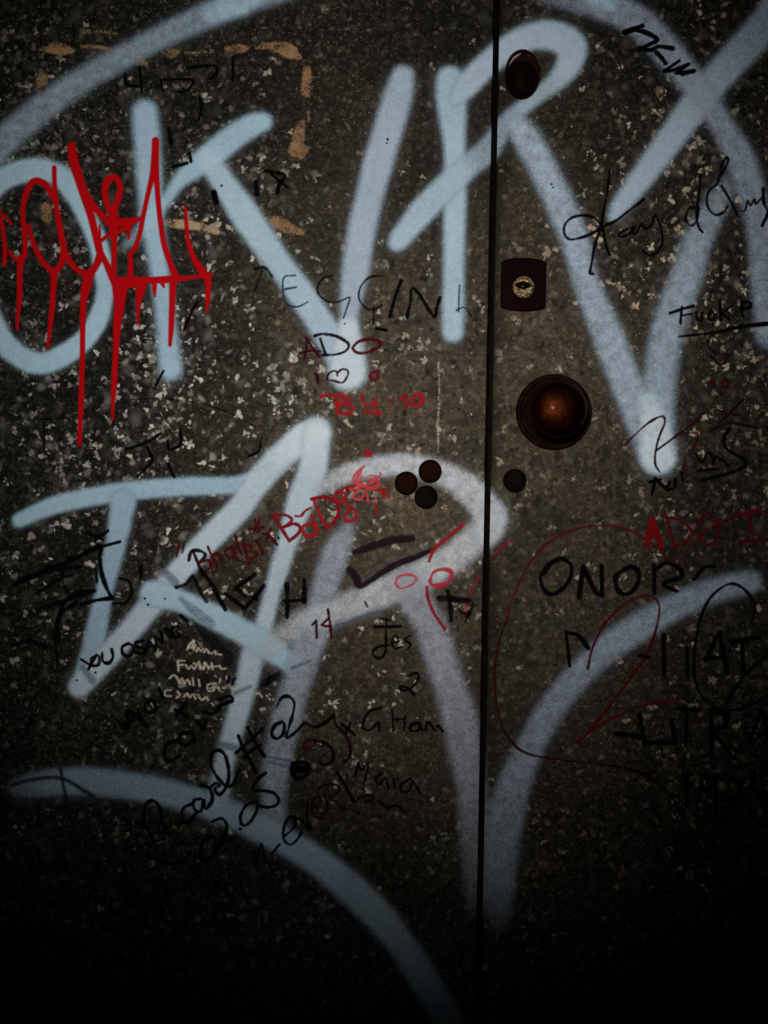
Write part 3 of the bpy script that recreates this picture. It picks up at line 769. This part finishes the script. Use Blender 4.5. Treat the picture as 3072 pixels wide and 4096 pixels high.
write('black word 4-ever! on the sweeping arc', [
    VD([(432, 1190), (500, 1130), (522, 1080), (490, 1040), (450, 1080), (430, 1160), (440, 1220), (490, 1247), (540, 1200), (562, 1160)], 10), VD([(520, 1042), (575, 1080), (622, 1135), (605, 1040), (612, 920)], 9),
    VD([(640, 990), (700, 930), (682, 888), (640, 950), (652, 1030), (700, 1047), (752, 990)], 10, (0.02, 0.005, 0.006)), VD([(735, 870), (762, 990)], 9), VD([(688, 830), (770, 800), (842, 820), (830, 862), (770, 900), (830, 940), (892, 992)], 9, (0.02, 0.005, 0.006)),
    VD([(828, 718), (890, 820), (950, 930)], 10), VD([(985, 1008), (988, 1014)], 10), VD([(215, 1290), (240, 1400)], 9), VD([(230, 1390), (268, 1245), (290, 1330), (352, 1445)], 10), VD([(340, 1320), (405, 1245)], 10)])
write('faint black lettering Maria', [
    VD([(985, 640), (960, 740)], 7), VD([(985, 655), (1010, 700), (1055, 650), (1035, 770)], 7), VD([(1150, 722), (1110, 760), (1140, 802), (1182, 752), (1205, 832)], 7), VD([(1240, 760), (1252, 822)], 7), VD([(1372, 760), (1300, 800), (1302, 852), (1362, 850), (1382, 780), (1442, 872)], 7),
    VD([(980, 910), (1050, 880), (1100, 912), (1030, 935)], 7), VD([(1130, 925), (1200, 972), (1260, 958), (1322, 1005)], 8)])
write('black looping name slanting up to a hash sign', [
    VC([(90, 1450), (170, 1500), (235, 1640)], 11), VC([(140, 1430), (150, 1330), (205, 1292), (252, 1335), (280, 1450), (335, 1560)], 11), VC([(485, 1320), (432, 1350), (420, 1430), (470, 1452), (525, 1385)], 12),
    VC([(560, 1280), (510, 1290), (512, 1352), (560, 1370), (582, 1290), (595, 1352), (645, 1285), (625, 1200), (560, 1180)], 11),
    VC([(625, 1205), (665, 1165), (700, 1180), (662, 1205), (700, 1247), (752, 1180), (767, 1080), (740, 960), (690, 920), (642, 950), (640, 1040), (690, 1130), (745, 1182), (800, 1170), (842, 1060)], 12),
    VC([(838, 815), (870, 900), (905, 960), (965, 1080)], 12), VC([(905, 755), (960, 860), (1030, 965)], 12), VC([(818, 940), (900, 870), (1015, 765)], 12), VC([(880, 970), (950, 910), (1005, 880)], 12)])
write('black figure 02 low on the left leaf', [
    B0([(1375, 345), (1440, 325), (1472, 380), (1440, 460), (1400, 520)], 10), B0([(1380, 440), (1320, 470), (1300, 560), (1350, 590), (1400, 520), (1390, 450)], 10), B0([(1400, 520), (1450, 480), (1530, 445)], 8), B0([(1235, 640), (1300, 715), (1345, 775), (1395, 770), (1400, 730)], 9), B0([(960, 560), (1060, 610), (1180, 600), (1240, 540)], 9)])
write('black words Moni + Ca slanting below the scratched words', [
    VC([(372, 850), (312, 880), (290, 960), (330, 1002), (402, 960)], 13), VC([(470, 790), (410, 810), (400, 862), (460, 882), (502, 832), (490, 790), (515, 860)], 12), VC([(530, 700), (580, 760), (600, 700)], 12), VC([(590, 640), (650, 650), (705, 600), (770, 560)], 14), VC([(690, 550), (772, 520), (790, 560), (700, 590)], 12),
    VC([(770, 380), (755, 430)], 9), VC([(812, 390), (790, 440)], 9), VC([(372, 620), (465, 672)], 11), VC([(452, 568), (380, 662)], 11), VC([(0, 660), (50, 640), (60, 700), (-20, 730)], 11), VC([(95, 625), (135, 700), (165, 745)], 11), VC([(200, 552), (148, 582), (170, 642), (232, 622), (205, 552)], 12), VC([(252, 470), (282, 525)], 11),
    LL([(755, 1345), (832, 1400), (835, 1290), (930, 1360)], 11)])
write('black capitals YOU OSANG along the sprayed stem', [
    VF([(468, 1112), (535, 1155)], 12), VF([(585, 1098), (560, 1140), (530, 1192)], 12), VF([(600, 1078), (552, 1108), (562, 1162), (612, 1155), (620, 1095), (596, 1076)], 12), VF([(642, 1058), (650, 1128), (700, 1142), (732, 1092), (722, 1030)], 12),
    VF([(862, 980), (810, 1010), (820, 1072), (880, 1082), (905, 1012), (862, 980)], 12), VF([(985, 958), (922, 970), (932, 1010), (992, 1022), (980, 1060), (925, 1052)], 10), VF([(1002, 1052), (1030, 950), (1085, 1030)], 10, curve=False), VF([(1012, 1010), (1080, 1000)], 8), VF([(1095, 1000), (1078, 920), (1142, 972), (1132, 885)], 10, curve=False),
    VF([(1160, 860), (1205, 930)], 9), VF([(1175, 850), (1235, 920), (1220, 845)], 9, curve=False), VF([(1270, 838), (1212, 868), (1232, 930), (1285, 918), (1262, 890)], 9), VF([(1290, 748), (1345, 792)], 13)])
write('tall black letter I with a cross mark above', [
    VF([(515, 60), (580, 90), (645, 118)], 13), VF([(585, 130), (630, 90), (690, 48)], 14), VF([(545, 205), (640, 178), (790, 138)], 13), VF([(636, 180), (625, 270), (640, 400), (680, 520), (722, 602)], 15), VF([(475, 652), (600, 622), (730, 604)], 14)])
write('faint black scrawl at the far left', [
    VF([(545, 205), (400, 290), (260, 335), (180, 345)], 14, op=0.85), VF([(390, 415), (300, 440), (180, 520), (100, 560)], 12, op=0.8), VF([(565, 545), (420, 560), (320, 660), (270, 820), (285, 960)], 14, op=0.9), VF([(590, 370), (600, 470)], 14, op=0.8),
    VF([(785, 440), (865, 465), (888, 560), (835, 640), (735, 650)], 11, op=0.9), VF([(965, 350), (965, 425)], 15, op=0.9),
    W0([(430, 1062), (330, 1112), (180, 1180), (60, 1232)], 9, op=0.75), W0([(350, 1150), (220, 1168), (90, 1205)], 8, op=0.7), W0([(330, 1305), (262, 1360), (242, 1450), (252, 1570)], 9, op=0.8), W0([(410, 1255), (300, 1290), (170, 1335)], 8, op=0.7), W0([(300, 1110), (270, 1190), (290, 1260)], 7, op=0.7), W0([(200, 1500), (130, 1470), (60, 1490)], 8, op=0.6)])
SCR = (0.72, 0.60, 0.46)
def sw(pts): return VC(pts, 6, SCR, 0.8)
write('pale handwritten words in four short lines', [sw(q) for q in (
    [(458, 182), (490, 130), (512, 182)], [(468, 165), (510, 165)], [(530, 192), (542, 168), (562, 190), (580, 175)], [(585, 200), (602, 178), (622, 205)], [(640, 210), (665, 192), (672, 212)], [(690, 215), (712, 218)],
    [(392, 262), (397, 335)], [(390, 262), (442, 262)], [(392, 297), (432, 292)], [(450, 292), (470, 322), (490, 300), (512, 322), (532, 285)], [(548, 272), (556, 322)], [(556, 300), (580, 322)], [(580, 318), (600, 290), (618, 322)], [(615, 308), (685, 302)], [(640, 280), (648, 325)], [(698, 300), (715, 322), (748, 318)],
    [(330, 392), (360, 368), (385, 388), (402, 425)], [(402, 425), (420, 392), (440, 432)], [(440, 432), (462, 402), (482, 435)], [(500, 392), (508, 442)], [(545, 402), (552, 447)], [(655, 430), (612, 440), (618, 482), (658, 480), (650, 455)], [(688, 450), (696, 482)], [(718, 462), (742, 462)], [(790, 458), (796, 500)], [(800, 472), (842, 458)],
    [(342, 480), (302, 482), (300, 518), (342, 522)], [(388, 488), (405, 515), (382, 535)], [(438, 527), (460, 505), (480, 532), (500, 510), (522, 542)], [(548, 532), (570, 550), (600, 530), (615, 555)], [(640, 575), (655, 590)], [(962, 512), (985, 500), (1012, 530)])],
    'scratched_writing')
# right leaf
write('big dark red heart shaped loop', [
    RR([(-38, 700), (-20, 620), (10, 540), (100, 350), (230, 200), (400, 112), (580, 86), (750, 115), (900, 200), (1000, 300), (1060, 345), (1110, 270), (1200, 170), (1330, 70), (1500, 5), (1600, -20)], 6, (0.10, 0.008, 0.010)),
    RM([(1622, 700), (1585, 800), (1548, 1000), (1552, 1200), (1590, 1380), (1659, 1490), (1720, 1545), (1830, 1582), (2060, 1612), (2310, 1640)], 6, (0.045, 0.004, 0.006)),
    RR([(650, 1640), (800, 1675), (950, 1760), (1050, 1870), (1140, 2040), (1230, 2200)], 8, (0.012, 0.003, 0.004)), RR([(1230, 2200), (1320, 2040), (1400, 1900)], 7, (0.012, 0.003, 0.004))])
write('dark red tall loop crossing the rising arc', [
    RR([(490, 1012), (520, 880), (600, 722), (720, 600), (830, 545), (900, 545), (950, 602), (940, 722), (880, 900), (760, 1080), (600, 1290), (480, 1432), (415, 1495)], 7, (0.085, 0.004, 0.008)),
    RR([(415, 1495), (550, 1388), (750, 1288), (900, 1240), (1050, 1220), (1105, 1255)], 7, (0.085, 0.004, 0.008))])
write('thin black double loop at the lower right', [
    RR([(1550, 710), (1572, 620), (1530, 530), (1450, 468), (1370, 480), (1270, 572), (1210, 722), (1180, 900), (1180, 1060), (1220, 1180), (1300, 1260), (1362, 1270), (1402, 1205), (1500, 1060), (1659, 920), (1700, 890)], 8), RR([(1300, 1262), (1420, 1282), (1560, 1240), (1700, 1150)], 8)])
write('black capitals ONOR', [
    RR([(300, 308), (222, 350), (182, 430), (222, 520), (290, 522), (370, 440), (382, 350), (330, 303), (265, 322), (205, 400)], 12), RR([(432, 552), (460, 355), (540, 520), (582, 540), (578, 345)], 15, curve=False), RR([(722, 370), (670, 420), (682, 500), (740, 532), (802, 482), (822, 392), (770, 353), (722, 378)], 14),
    RR([(918, 345), (920, 525)], 13), RR([(925, 370), (1000, 330), (1082, 368), (1092, 420), (980, 462), (1065, 512)], 13), RR([(1310, 350), (1240, 358), (1178, 435)], 10)])
write('black capitals D NAT', [
    RR([(350, 778), (372, 995)], 12), RR([(355, 778), (430, 800), (492, 880)], 12), RR([(980, 795), (985, 1060)], 13), RR([(820, 925), (880, 940)], 11), RR([(1130, 880), (1132, 1065)], 13), RR([(1250, 960), (1340, 775), (1392, 1045)], 13, curve=False), RR([(1262, 942), (1385, 942)], 12), RR([(1415, 842), (1605, 808)], 13), RR([(1490, 850), (1492, 1035)], 13)], split=True)
write('black capitals ULTRA', [
    RR([(665, 1432), (760, 1442), (850, 1462)], 13), RR([(825, 1310), (840, 1400), (860, 1490), (1055, 1492), (1030, 1340)], 13, curve=False), RR([(1075, 1268), (1205, 1282)], 13), RR([(1130, 1290), (1122, 1515)], 13), RR([(1288, 1288), (1290, 1565)], 14), RR([(1290, 1290), (1392, 1302), (1382, 1380), (1300, 1422), (1435, 1592)], 13, curve=False), RR([(1540, 1482), (1612, 1268), (1670, 1482)], 13, curve=False), RR([(1560, 1432), (1659, 1432)], 12)])
write('black figures 19 with letters', [
    B2([(1100, 80), (1132, 40), (1132, 235)], 13, curve=False), B2([(1292, 60), (1232, 62), (1228, 130), (1290, 122), (1312, 50), (1315, 285)], 13), B2([(1410, 60), (1482, 122), (1405, 245)], 12), B2([(1572, 20), (1540, 110), (1640, 200)], 12, curve=False), B2([(1400, 250), (1340, 380), (1290, 510)], 9)])
write('dark letters AN at the foot', [B2([(378, 1622), (430, 1470), (482, 1622)], 13, curve=False), B2([(392, 1562), (465, 1562)], 11), B2([(540, 1640), (540, 1490), (602, 1650)], 13, curve=False)])
write('dark red capitals ADO I', [
    RR([(868, 215), (905, 40), (968, 225)], 16, (0.17, 0.004, 0.008), curve=False), RR([(880, 150), (950, 150)], 14, (0.17, 0.004, 0.008)), RR([(990, 20), (1022, 120), (1052, 225)], 8, (0.10, 0.004, 0.008)), RR([(985, 30), (1090, 55), (1162, 130), (1120, 192), (1050, 222)], 8, (0.10, 0.004, 0.008)),
    RR([(1270, 5), (1210, 60), (1220, 160), (1270, 212), (1322, 160), (1332, 60), (1270, 5)], 8, (0.08, 0.004, 0.008)), RR([(1440, 22), (1610, -5)], 9, (0.10, 0.004, 0.008)), RR([(1530, 10), (1560, 180)], 9, (0.08, 0.004, 0.008)), RR([(1480, 192), (1625, 178)], 9, (0.08, 0.004, 0.008))])
write('thick black zigzag tag SKW on the sprayed X', [
    R3([(842, 172), (780, 192), (728, 215), (800, 200), (880, 222), (935, 262), (880, 295), (822, 322)], 14), R3([(822, 322), (900, 328), (950, 305), (1038, 318)], 12), R3([(935, 345), (962, 372), (992, 412)], 13), R3([(1082, 398), (1020, 440), (982, 465), (1040, 460), (1140, 420)], 13, curve=False), R3([(1140, 420), (1060, 478), (1172, 468)], 12, curve=False), R3([(1175, 462), (1100, 482)], 12)])
write('large thin black signature with a looped K', [
    VG([(450, 160), (440, 280), (410, 440), (380, 600), (340, 720), (312, 880), (302, 935), (325, 945)], 9), VG([(712, 378), (600, 462), (500, 540), (410, 580), (350, 620), (250, 665), (150, 682), (108, 640), (112, 570), (170, 515), (270, 500), (340, 525), (390, 580), (410, 660), (430, 750), (452, 797)], 9),
    VG([(590, 600), (525, 640), (535, 665), (600, 640), (642, 588), (610, 600), (645, 640), (690, 570)], 8), VG([(700, 560), (722, 600), (772, 570), (790, 505)], 8), VG([(800, 490), (840, 600), (852, 700), (812, 780), (750, 802), (705, 770)], 8), VG([(880, 540), (950, 482), (970, 450), (920, 448), (870, 490), (858, 550), (920, 572), (985, 540)], 8, (0.02, 0.01, 0.012)),
    VG([(1110, 440), (1052, 450), (1030, 530), (1070, 577), (1112, 540), (1130, 440)], 8), VG([(1142, 185), (1130, 340), (1110, 500), (1130, 592), (1157, 628)], 8), VG([(1290, 200), (1320, 160), (1352, 85), (1338, 60), (1310, 100), (1285, 200), (1265, 262), (1210, 310), (1188, 382), (1210, 460), (1262, 497), (1320, 472), (1348, 430)], 9),
    VG([(1300, 275), (1370, 390), (1425, 505)], 8), VG([(1450, 470), (1480, 460), (1500, 388), (1520, 425), (1550, 378), (1562, 412), (1612, 358)], 7), VG([(1618, 300), (1622, 400), (1652, 480), (1610, 577)], 11), VG([(1405, 560), (1340, 640), (1300, 700), (1330, 722), (1380, 650), (1412, 580)], 7, (0.05, 0.03, 0.03), 0.8)])
write('black underlined word at the right edge', [
    VE([(728, 245), (830, 210), (945, 178)], 13), VE([(838, 188), (830, 265), (825, 342)], 13), VE([(832, 268), (935, 250)], 9), VE([(975, 238), (985, 302), (1022, 310), (1032, 238)], 11), VE([(1115, 230), (1088, 280), (1120, 312), (1152, 270), (1115, 230)], 11), VE([(1200, 130), (1206, 312)], 11), VE([(1312, 178), (1215, 242), (1285, 302)], 10, curve=False), VE([(1400, 138), (1412, 272)], 12), VE([(1400, 138), (1485, 148), (1480, 192), (1412, 202)], 11),
    VE([(812, 466, 9), (1000, 446, 11), (1200, 420, 13), (1400, 372, 18), (1680, 342, 20)])])
write('thin dark letter S under the underlined word', [VE([(1155, 435), (1100, 480), (1090, 550), (1140, 600), (1230, 638), (1300, 640)], 9, (0.02, 0.005, 0.006)), VE([(1115, 650), (1180, 722), (1230, 722), (1285, 640)], 10, (0.02, 0.005, 0.006)), VE([(1080, 912), (1145, 880), (1145, 960)], 10, (0.05, 0.004, 0.006), curve=False), VE([(1250, 880), (1210, 912), (1240, 952), (1282, 912), (1250, 880)], 10, (0.05, 0.004, 0.006))])
write('thin dark red signature like a 2 on the foot of the V', [
    VE([(300, 1490), (400, 1390), (500, 1300), (600, 1237), (662, 1225), (675, 1285), (632, 1390), (602, 1490), (585, 1590), (588, 1680), (625, 1745)], 9, (0.035, 0.004, 0.010)), VE([(595, 1545), (700, 1470), (820, 1380), (950, 1280), (1012, 1218)], 9, (0.03, 0.004, 0.008))])
write('dark tangled scribble beside the foot of the V', [
    R6([(1070, 1155), (1190, 1148), (1190, 1200), (1155, 1270)], 7, (0.05, 0.006, 0.008)), R6([(1280, 1132), (1400, 1082), (1470, 1090), (1582, 1112)], 8, (0.02, 0.004, 0.006)), R6([(1492, 930), (1400, 1022), (1335, 1085)], 7, (0.02, 0.004, 0.006)), R6([(1335, 1000), (1400, 1022), (1485, 1030)], 7, (0.03, 0.004, 0.006)),
    R6([(1405, 1120), (1370, 1182), (1390, 1252), (1512, 1330), (1450, 1392), (1230, 1452)], 9), R6([(1185, 1280), (1230, 1335), (1265, 1270), (1300, 1315)], 8), R6([(1300, 1342), (1320, 1300), (1405, 1362)], 8), R6([(1200, 1390), (1330, 1380)], 8), R6([(1120, 1300), (1110, 1400), (1200, 1440)], 7, (0.06, 0.005, 0.01), 0.7),
    R6([(905, 1545), (925, 1440), (1000, 1512)], 9, curve=False), R6([(890, 1462), (960, 1448)], 8), R6([(1020, 1460), (1002, 1510), (1050, 1500), (1055, 1450)], 9), R6([(1095, 1400), (1100, 1450)], 8)])
write('thin black capitals REGGINA across the sprayed strokes', [
    R5([(0, 85), (60, 78), (105, 135)], 8, op=0.8), R5([(-10, 230), (40, 100)], 5, op=0.7), R5([(255, 128), (182, 140), (178, 240), (200, 312), (270, 330), (335, 300)], 5, (0.02, 0.03, 0.06), 0.75), R5([(190, 217), (262, 203)], 6, (0.02, 0.03, 0.06), 0.75), R5([(500, 128), (430, 150), (398, 222), (440, 282), (520, 302), (605, 270), (592, 330), (568, 402)], 5, op=0.8),
    R5([(832, 130), (740, 138), (680, 200), (668, 280), (720, 342), (780, 342), (815, 318)], 6, op=0.8), R5([(762, 330), (760, 445)], 7, op=0.8), R5([(942, 158), (900, 270), (868, 392)], 9), R5([(978, 398), (1000, 300), (1010, 212), (1060, 252), (1150, 392), (1172, 330), (1192, 270)], 10), R5([(1318, 190), (1312, 362)], 5, (0.02, 0.03, 0.06), 0.7), R5([(1300, 352), (1352, 335), (1395, 395)], 6, op=0.7), R5([(780, 470), (845, 482)], 8)])
write('faint black figures at the top left', [
    R1([(815, 480), (822, 552), (920, 562)], 8), R1([(908, 440), (922, 600)], 8), R1([(1040, 515), (1060, 595)], 7), R1([(1045, 520), (1245, 522), (1222, 582), (1160, 602)], 8), R1([(1220, 442), (1395, 430), (1402, 482), (1370, 512)], 8), R1([(1512, 378), (1512, 525)], 8), R1([(1290, 620), (1310, 700), (1290, 780)], 8)])
write('small black marks near the arms of the K', [
    R1([(1095, 835), (1112, 935)], 10), R1([(1228, 995), (1240, 1050)], 10), R1([(1125, 1085), (1215, 1060)], 9), R1([(1388, 1250), (1402, 1315)], 16), R2([(55, 1110), (120, 1118), (192, 1140), (152, 1200), (140, 1255)], 10), R2([(100, 1130), (210, 1222)], 9), R2([(0, 1185), (10, 1262)], 14)], split=True)
write('thin black scribbles between the ring and the lower letters', [
    R4([(1282, 298), (1240, 372), (1195, 480)], 9), R4([(1062, 745), (1005, 855)], 9), R4([(245, 1062), (425, 1050)], 8, op=0.6), R4([(290, 1070), (292, 1310)], 9, op=0.5), R4([(815, 1255), (940, 1212), (1045, 1150)], 8), R4([(960, 1240), (985, 1330), (895, 1425)], 8), R4([(1172, 1125), (1172, 1222), (1100, 1252), (1090, 1200)], 8), R4([(850, 930), (1100, 928), (1400, 982), (1659, 1105)], 4, op=0.6), R4([(1090, 1342), (1132, 1432)], 9), R4([(1659, 1275), (1610, 1300)], 6), W0([(1130, 590), (1120, 650), (1080, 670), (1060, 648)], 4, op=0.7)], split=True)

# ------------------------------------------------------------------ hardware
# round caps
def cap(cx, cy, side, label, rust):
    o = bm_obj('round_cap', lathe(cx, cy, [(46.5, 0), (46.5, 12)] + arc(46.5, 12, 41, 17, 5) + [(39, 17), (37, 14.5), (36, 13.5)], n=56), M_CAP, side, label)
    f = bm_obj('cap_face', lathe(cx, cy, [(36.5, 13.5), (28, 14.2), (22, 14.2), (20, 14.8), (17, 14.8), (15, 14.2), (8, 14.4), (0, 15)], n=48), M_RUST if rust else M_CAP, side, parent=None)
    f.parent = o
    f.matrix_parent_inverse.identity()
    return o
def reparent_fix(o): pass
for (x, y, s, l, r) in ((1720, 1885, 'L', 'round brown cap to the upper right of the other two', True), (1625, 1932, 'L', 'leftmost round brown cap', True), (1704, 1988, 'L', 'lowest round black cap', False)):
    cap(x, y, s, l, r)
cap(2058, 1922, 'R', 'lone round dark brown cap below the knob', False)

# knob
o = bm_obj('door_knob', lathe(2215, 1649, [(152, 0), (152, 6)] + arc(152, 6, 142, 14, 5) + [(134, 14), (130, 10), (122, 9), (116, 16), (104, 24), (70, 30), (46, 40), (42, 80)], n=96), M_ROSE, 'R', 'round dark bronze knob rose')
prof = [(42, 70), (60, 74)]
for i in range(0, 25):
    t = -0.62 + i / 24 * (math.pi / 2 + 0.62)
    prof.append((112 * math.cos(t), 132 + 62 * math.sin(t)))
kb = bm_obj('knob_ball', lathe(2215, 1649, prof, n=96), M_KNOB, 'R'); kb.parent = o

# keyhole plate: a disc cut straight at both sides
def plate_bm(cx, cy, hw, hh, sag, steps):
    """plate with straight sides and gently arched top and bottom; steps: (scale, height)"""
    bm = bmesh.new(); u, v = uv(cx, cy)
    out = []
    m = 14
    for i in range(m + 1):
        t = -1 + 2 * i / m
        out.append((hw * t, hh + sag * (1 - t * t) - (6 if abs(t) == 1 else 0)))
    out = out + [(-x, -y) for x, y in out]
    rows = []
    for inset, h in steps:
        rows.append([bm.verts.new(((u + x * (1 - inset / hw)) * K, -h * K, (v + y * (1 - inset / hh)) * K + ZC)) for x, y in out])
    n = len(out)
    for a_, b_ in zip(rows[:-1], rows[1:]):
        for i in range(n): bm.faces.new((a_[i], a_[(i + 1) % n], b_[(i + 1) % n], b_[i]))
    bm.faces.new(rows[-1])
    return bm
o = bm_obj('keyhole_plate', plate_bm(2093, 1140, 90, 95, 12, [(0, 0), (0, 8), (1, 11), (3.5, 13), (7, 13.6)]), M_PLATE, 'R', 'dark oxblood keyhole plate with straight sides', smooth_=False)
def ring(cx, cy, r, tube, h, n=56, m=12):
    bm = bmesh.new(); u, v = uv(cx, cy); vs = []
    for i in range(n):
        a_ = 2 * math.pi * i / n
        row = []
        for j in range(m):
            b_ = 2 * math.pi * j / m
            rr = r + tube * math.cos(b_)
            row.append(bm.verts.new(((u + rr * math.cos(a_)) * K, -(h + tube * math.sin(b_)) * K, (v + rr * math.sin(a_)) * K + ZC)))
        vs.append(row)
    for i in range(n):
        for j in range(m):
            bm.faces.new((vs[i][j], vs[(i + 1) % n][j], vs[(i + 1) % n][(j + 1) % m], vs[i][(j + 1) % m]))
    return bm
rg = bm_obj('lock_ring', ring(2092, 1151, 40, 3.5, 15), M_BRASS, 'R'); rg.parent = o
pl = bm_obj('lock_plug', lathe(2092, 1151, [(38, 13.8), (36, 17), (30, 16), (20, 15), (0, 14.5)], n=48), M_BRASS, 'R'); pl.parent = o
# eye shaped key slot
bm = bmesh.new(); u, v = uv(2091, 1144)
top, bot = [], []
for d_, dst in ((15, top), (18, bot)):
    for i in range(40):
        a_ = 2 * math.pi * i / 40
        x = 33 * math.cos(a_); y = 17 * math.sin(a_) * (1 - 0.35 * abs(math.cos(a_)))
        dst.append(bm.verts.new(((u + x) * K, -d_ * K, (v + y) * K + ZC)))
bm.faces.new(bot)
for i in range(40): bm.faces.new((top[i], top[(i + 1) % 40], bot[(i + 1) % 40], bot[i]))
ks = bm_obj('key_slot', bm, M_HOLE, 'R', smooth_=False); ks.parent = o
pn = bm_obj('lock_pin', lathe(2088, 1149, [(6, 16), (6, 20), (3, 22), (0, 22)], n=20), M_BRASS, 'R'); pn.parent = o

# oval thumb turn
o = bm_obj('thumb_turn', lathe(2089, 300, [(100, 0), (100, 8)] + arc(100, 8, 95, 14, 4) + [(91, 13), (88, 8), (84, 6), (0, 6)], sxr=0.71, syr=1.0, n=96), M_RUST, 'R', 'oval rusty brown thumb turn with a pale crescent at its upper edge')
prof = []
for i in range(0, 20):
    t = i / 19 * math.pi / 2
    prof.append((78 * math.cos(t), 8 + 46 * math.sin(t)))
tb = bm_obj('turn_button', lathe(2086, 322, prof, sxr=0.80, syr=0.98, n=72), M_PLATE, 'R'); tb.parent = o
sw_ = bm_obj('screw', lathe(2094, 227, [(13, 6), (13, 14), (9, 17), (0, 17)], n=28), M_RUST, 'R'); sw_.parent = o
# pale crescent and small tan dab along the plate's upper edge
sheet('pale_crescent', [dict(pts=[(2032, 258, 5, 0.8), (2046, 232, 10, 0.9), (2066, 218, 9, 0.85), (2080, 213, 5, 0.7)], soft=5, col=(0.42, 0.40, 0.38)),
                    dict(pts=[(2108, 214, 3, 0.7), (2122, 222, 4, 0.6)], soft=4, col=(0.5, 0.38, 0.25))], M_SPRAY, 3, z=6.4 * K, parent=None)
for ob in list(C.objects):
    if ob.name.startswith('pale_crescent'): ob.parent = o
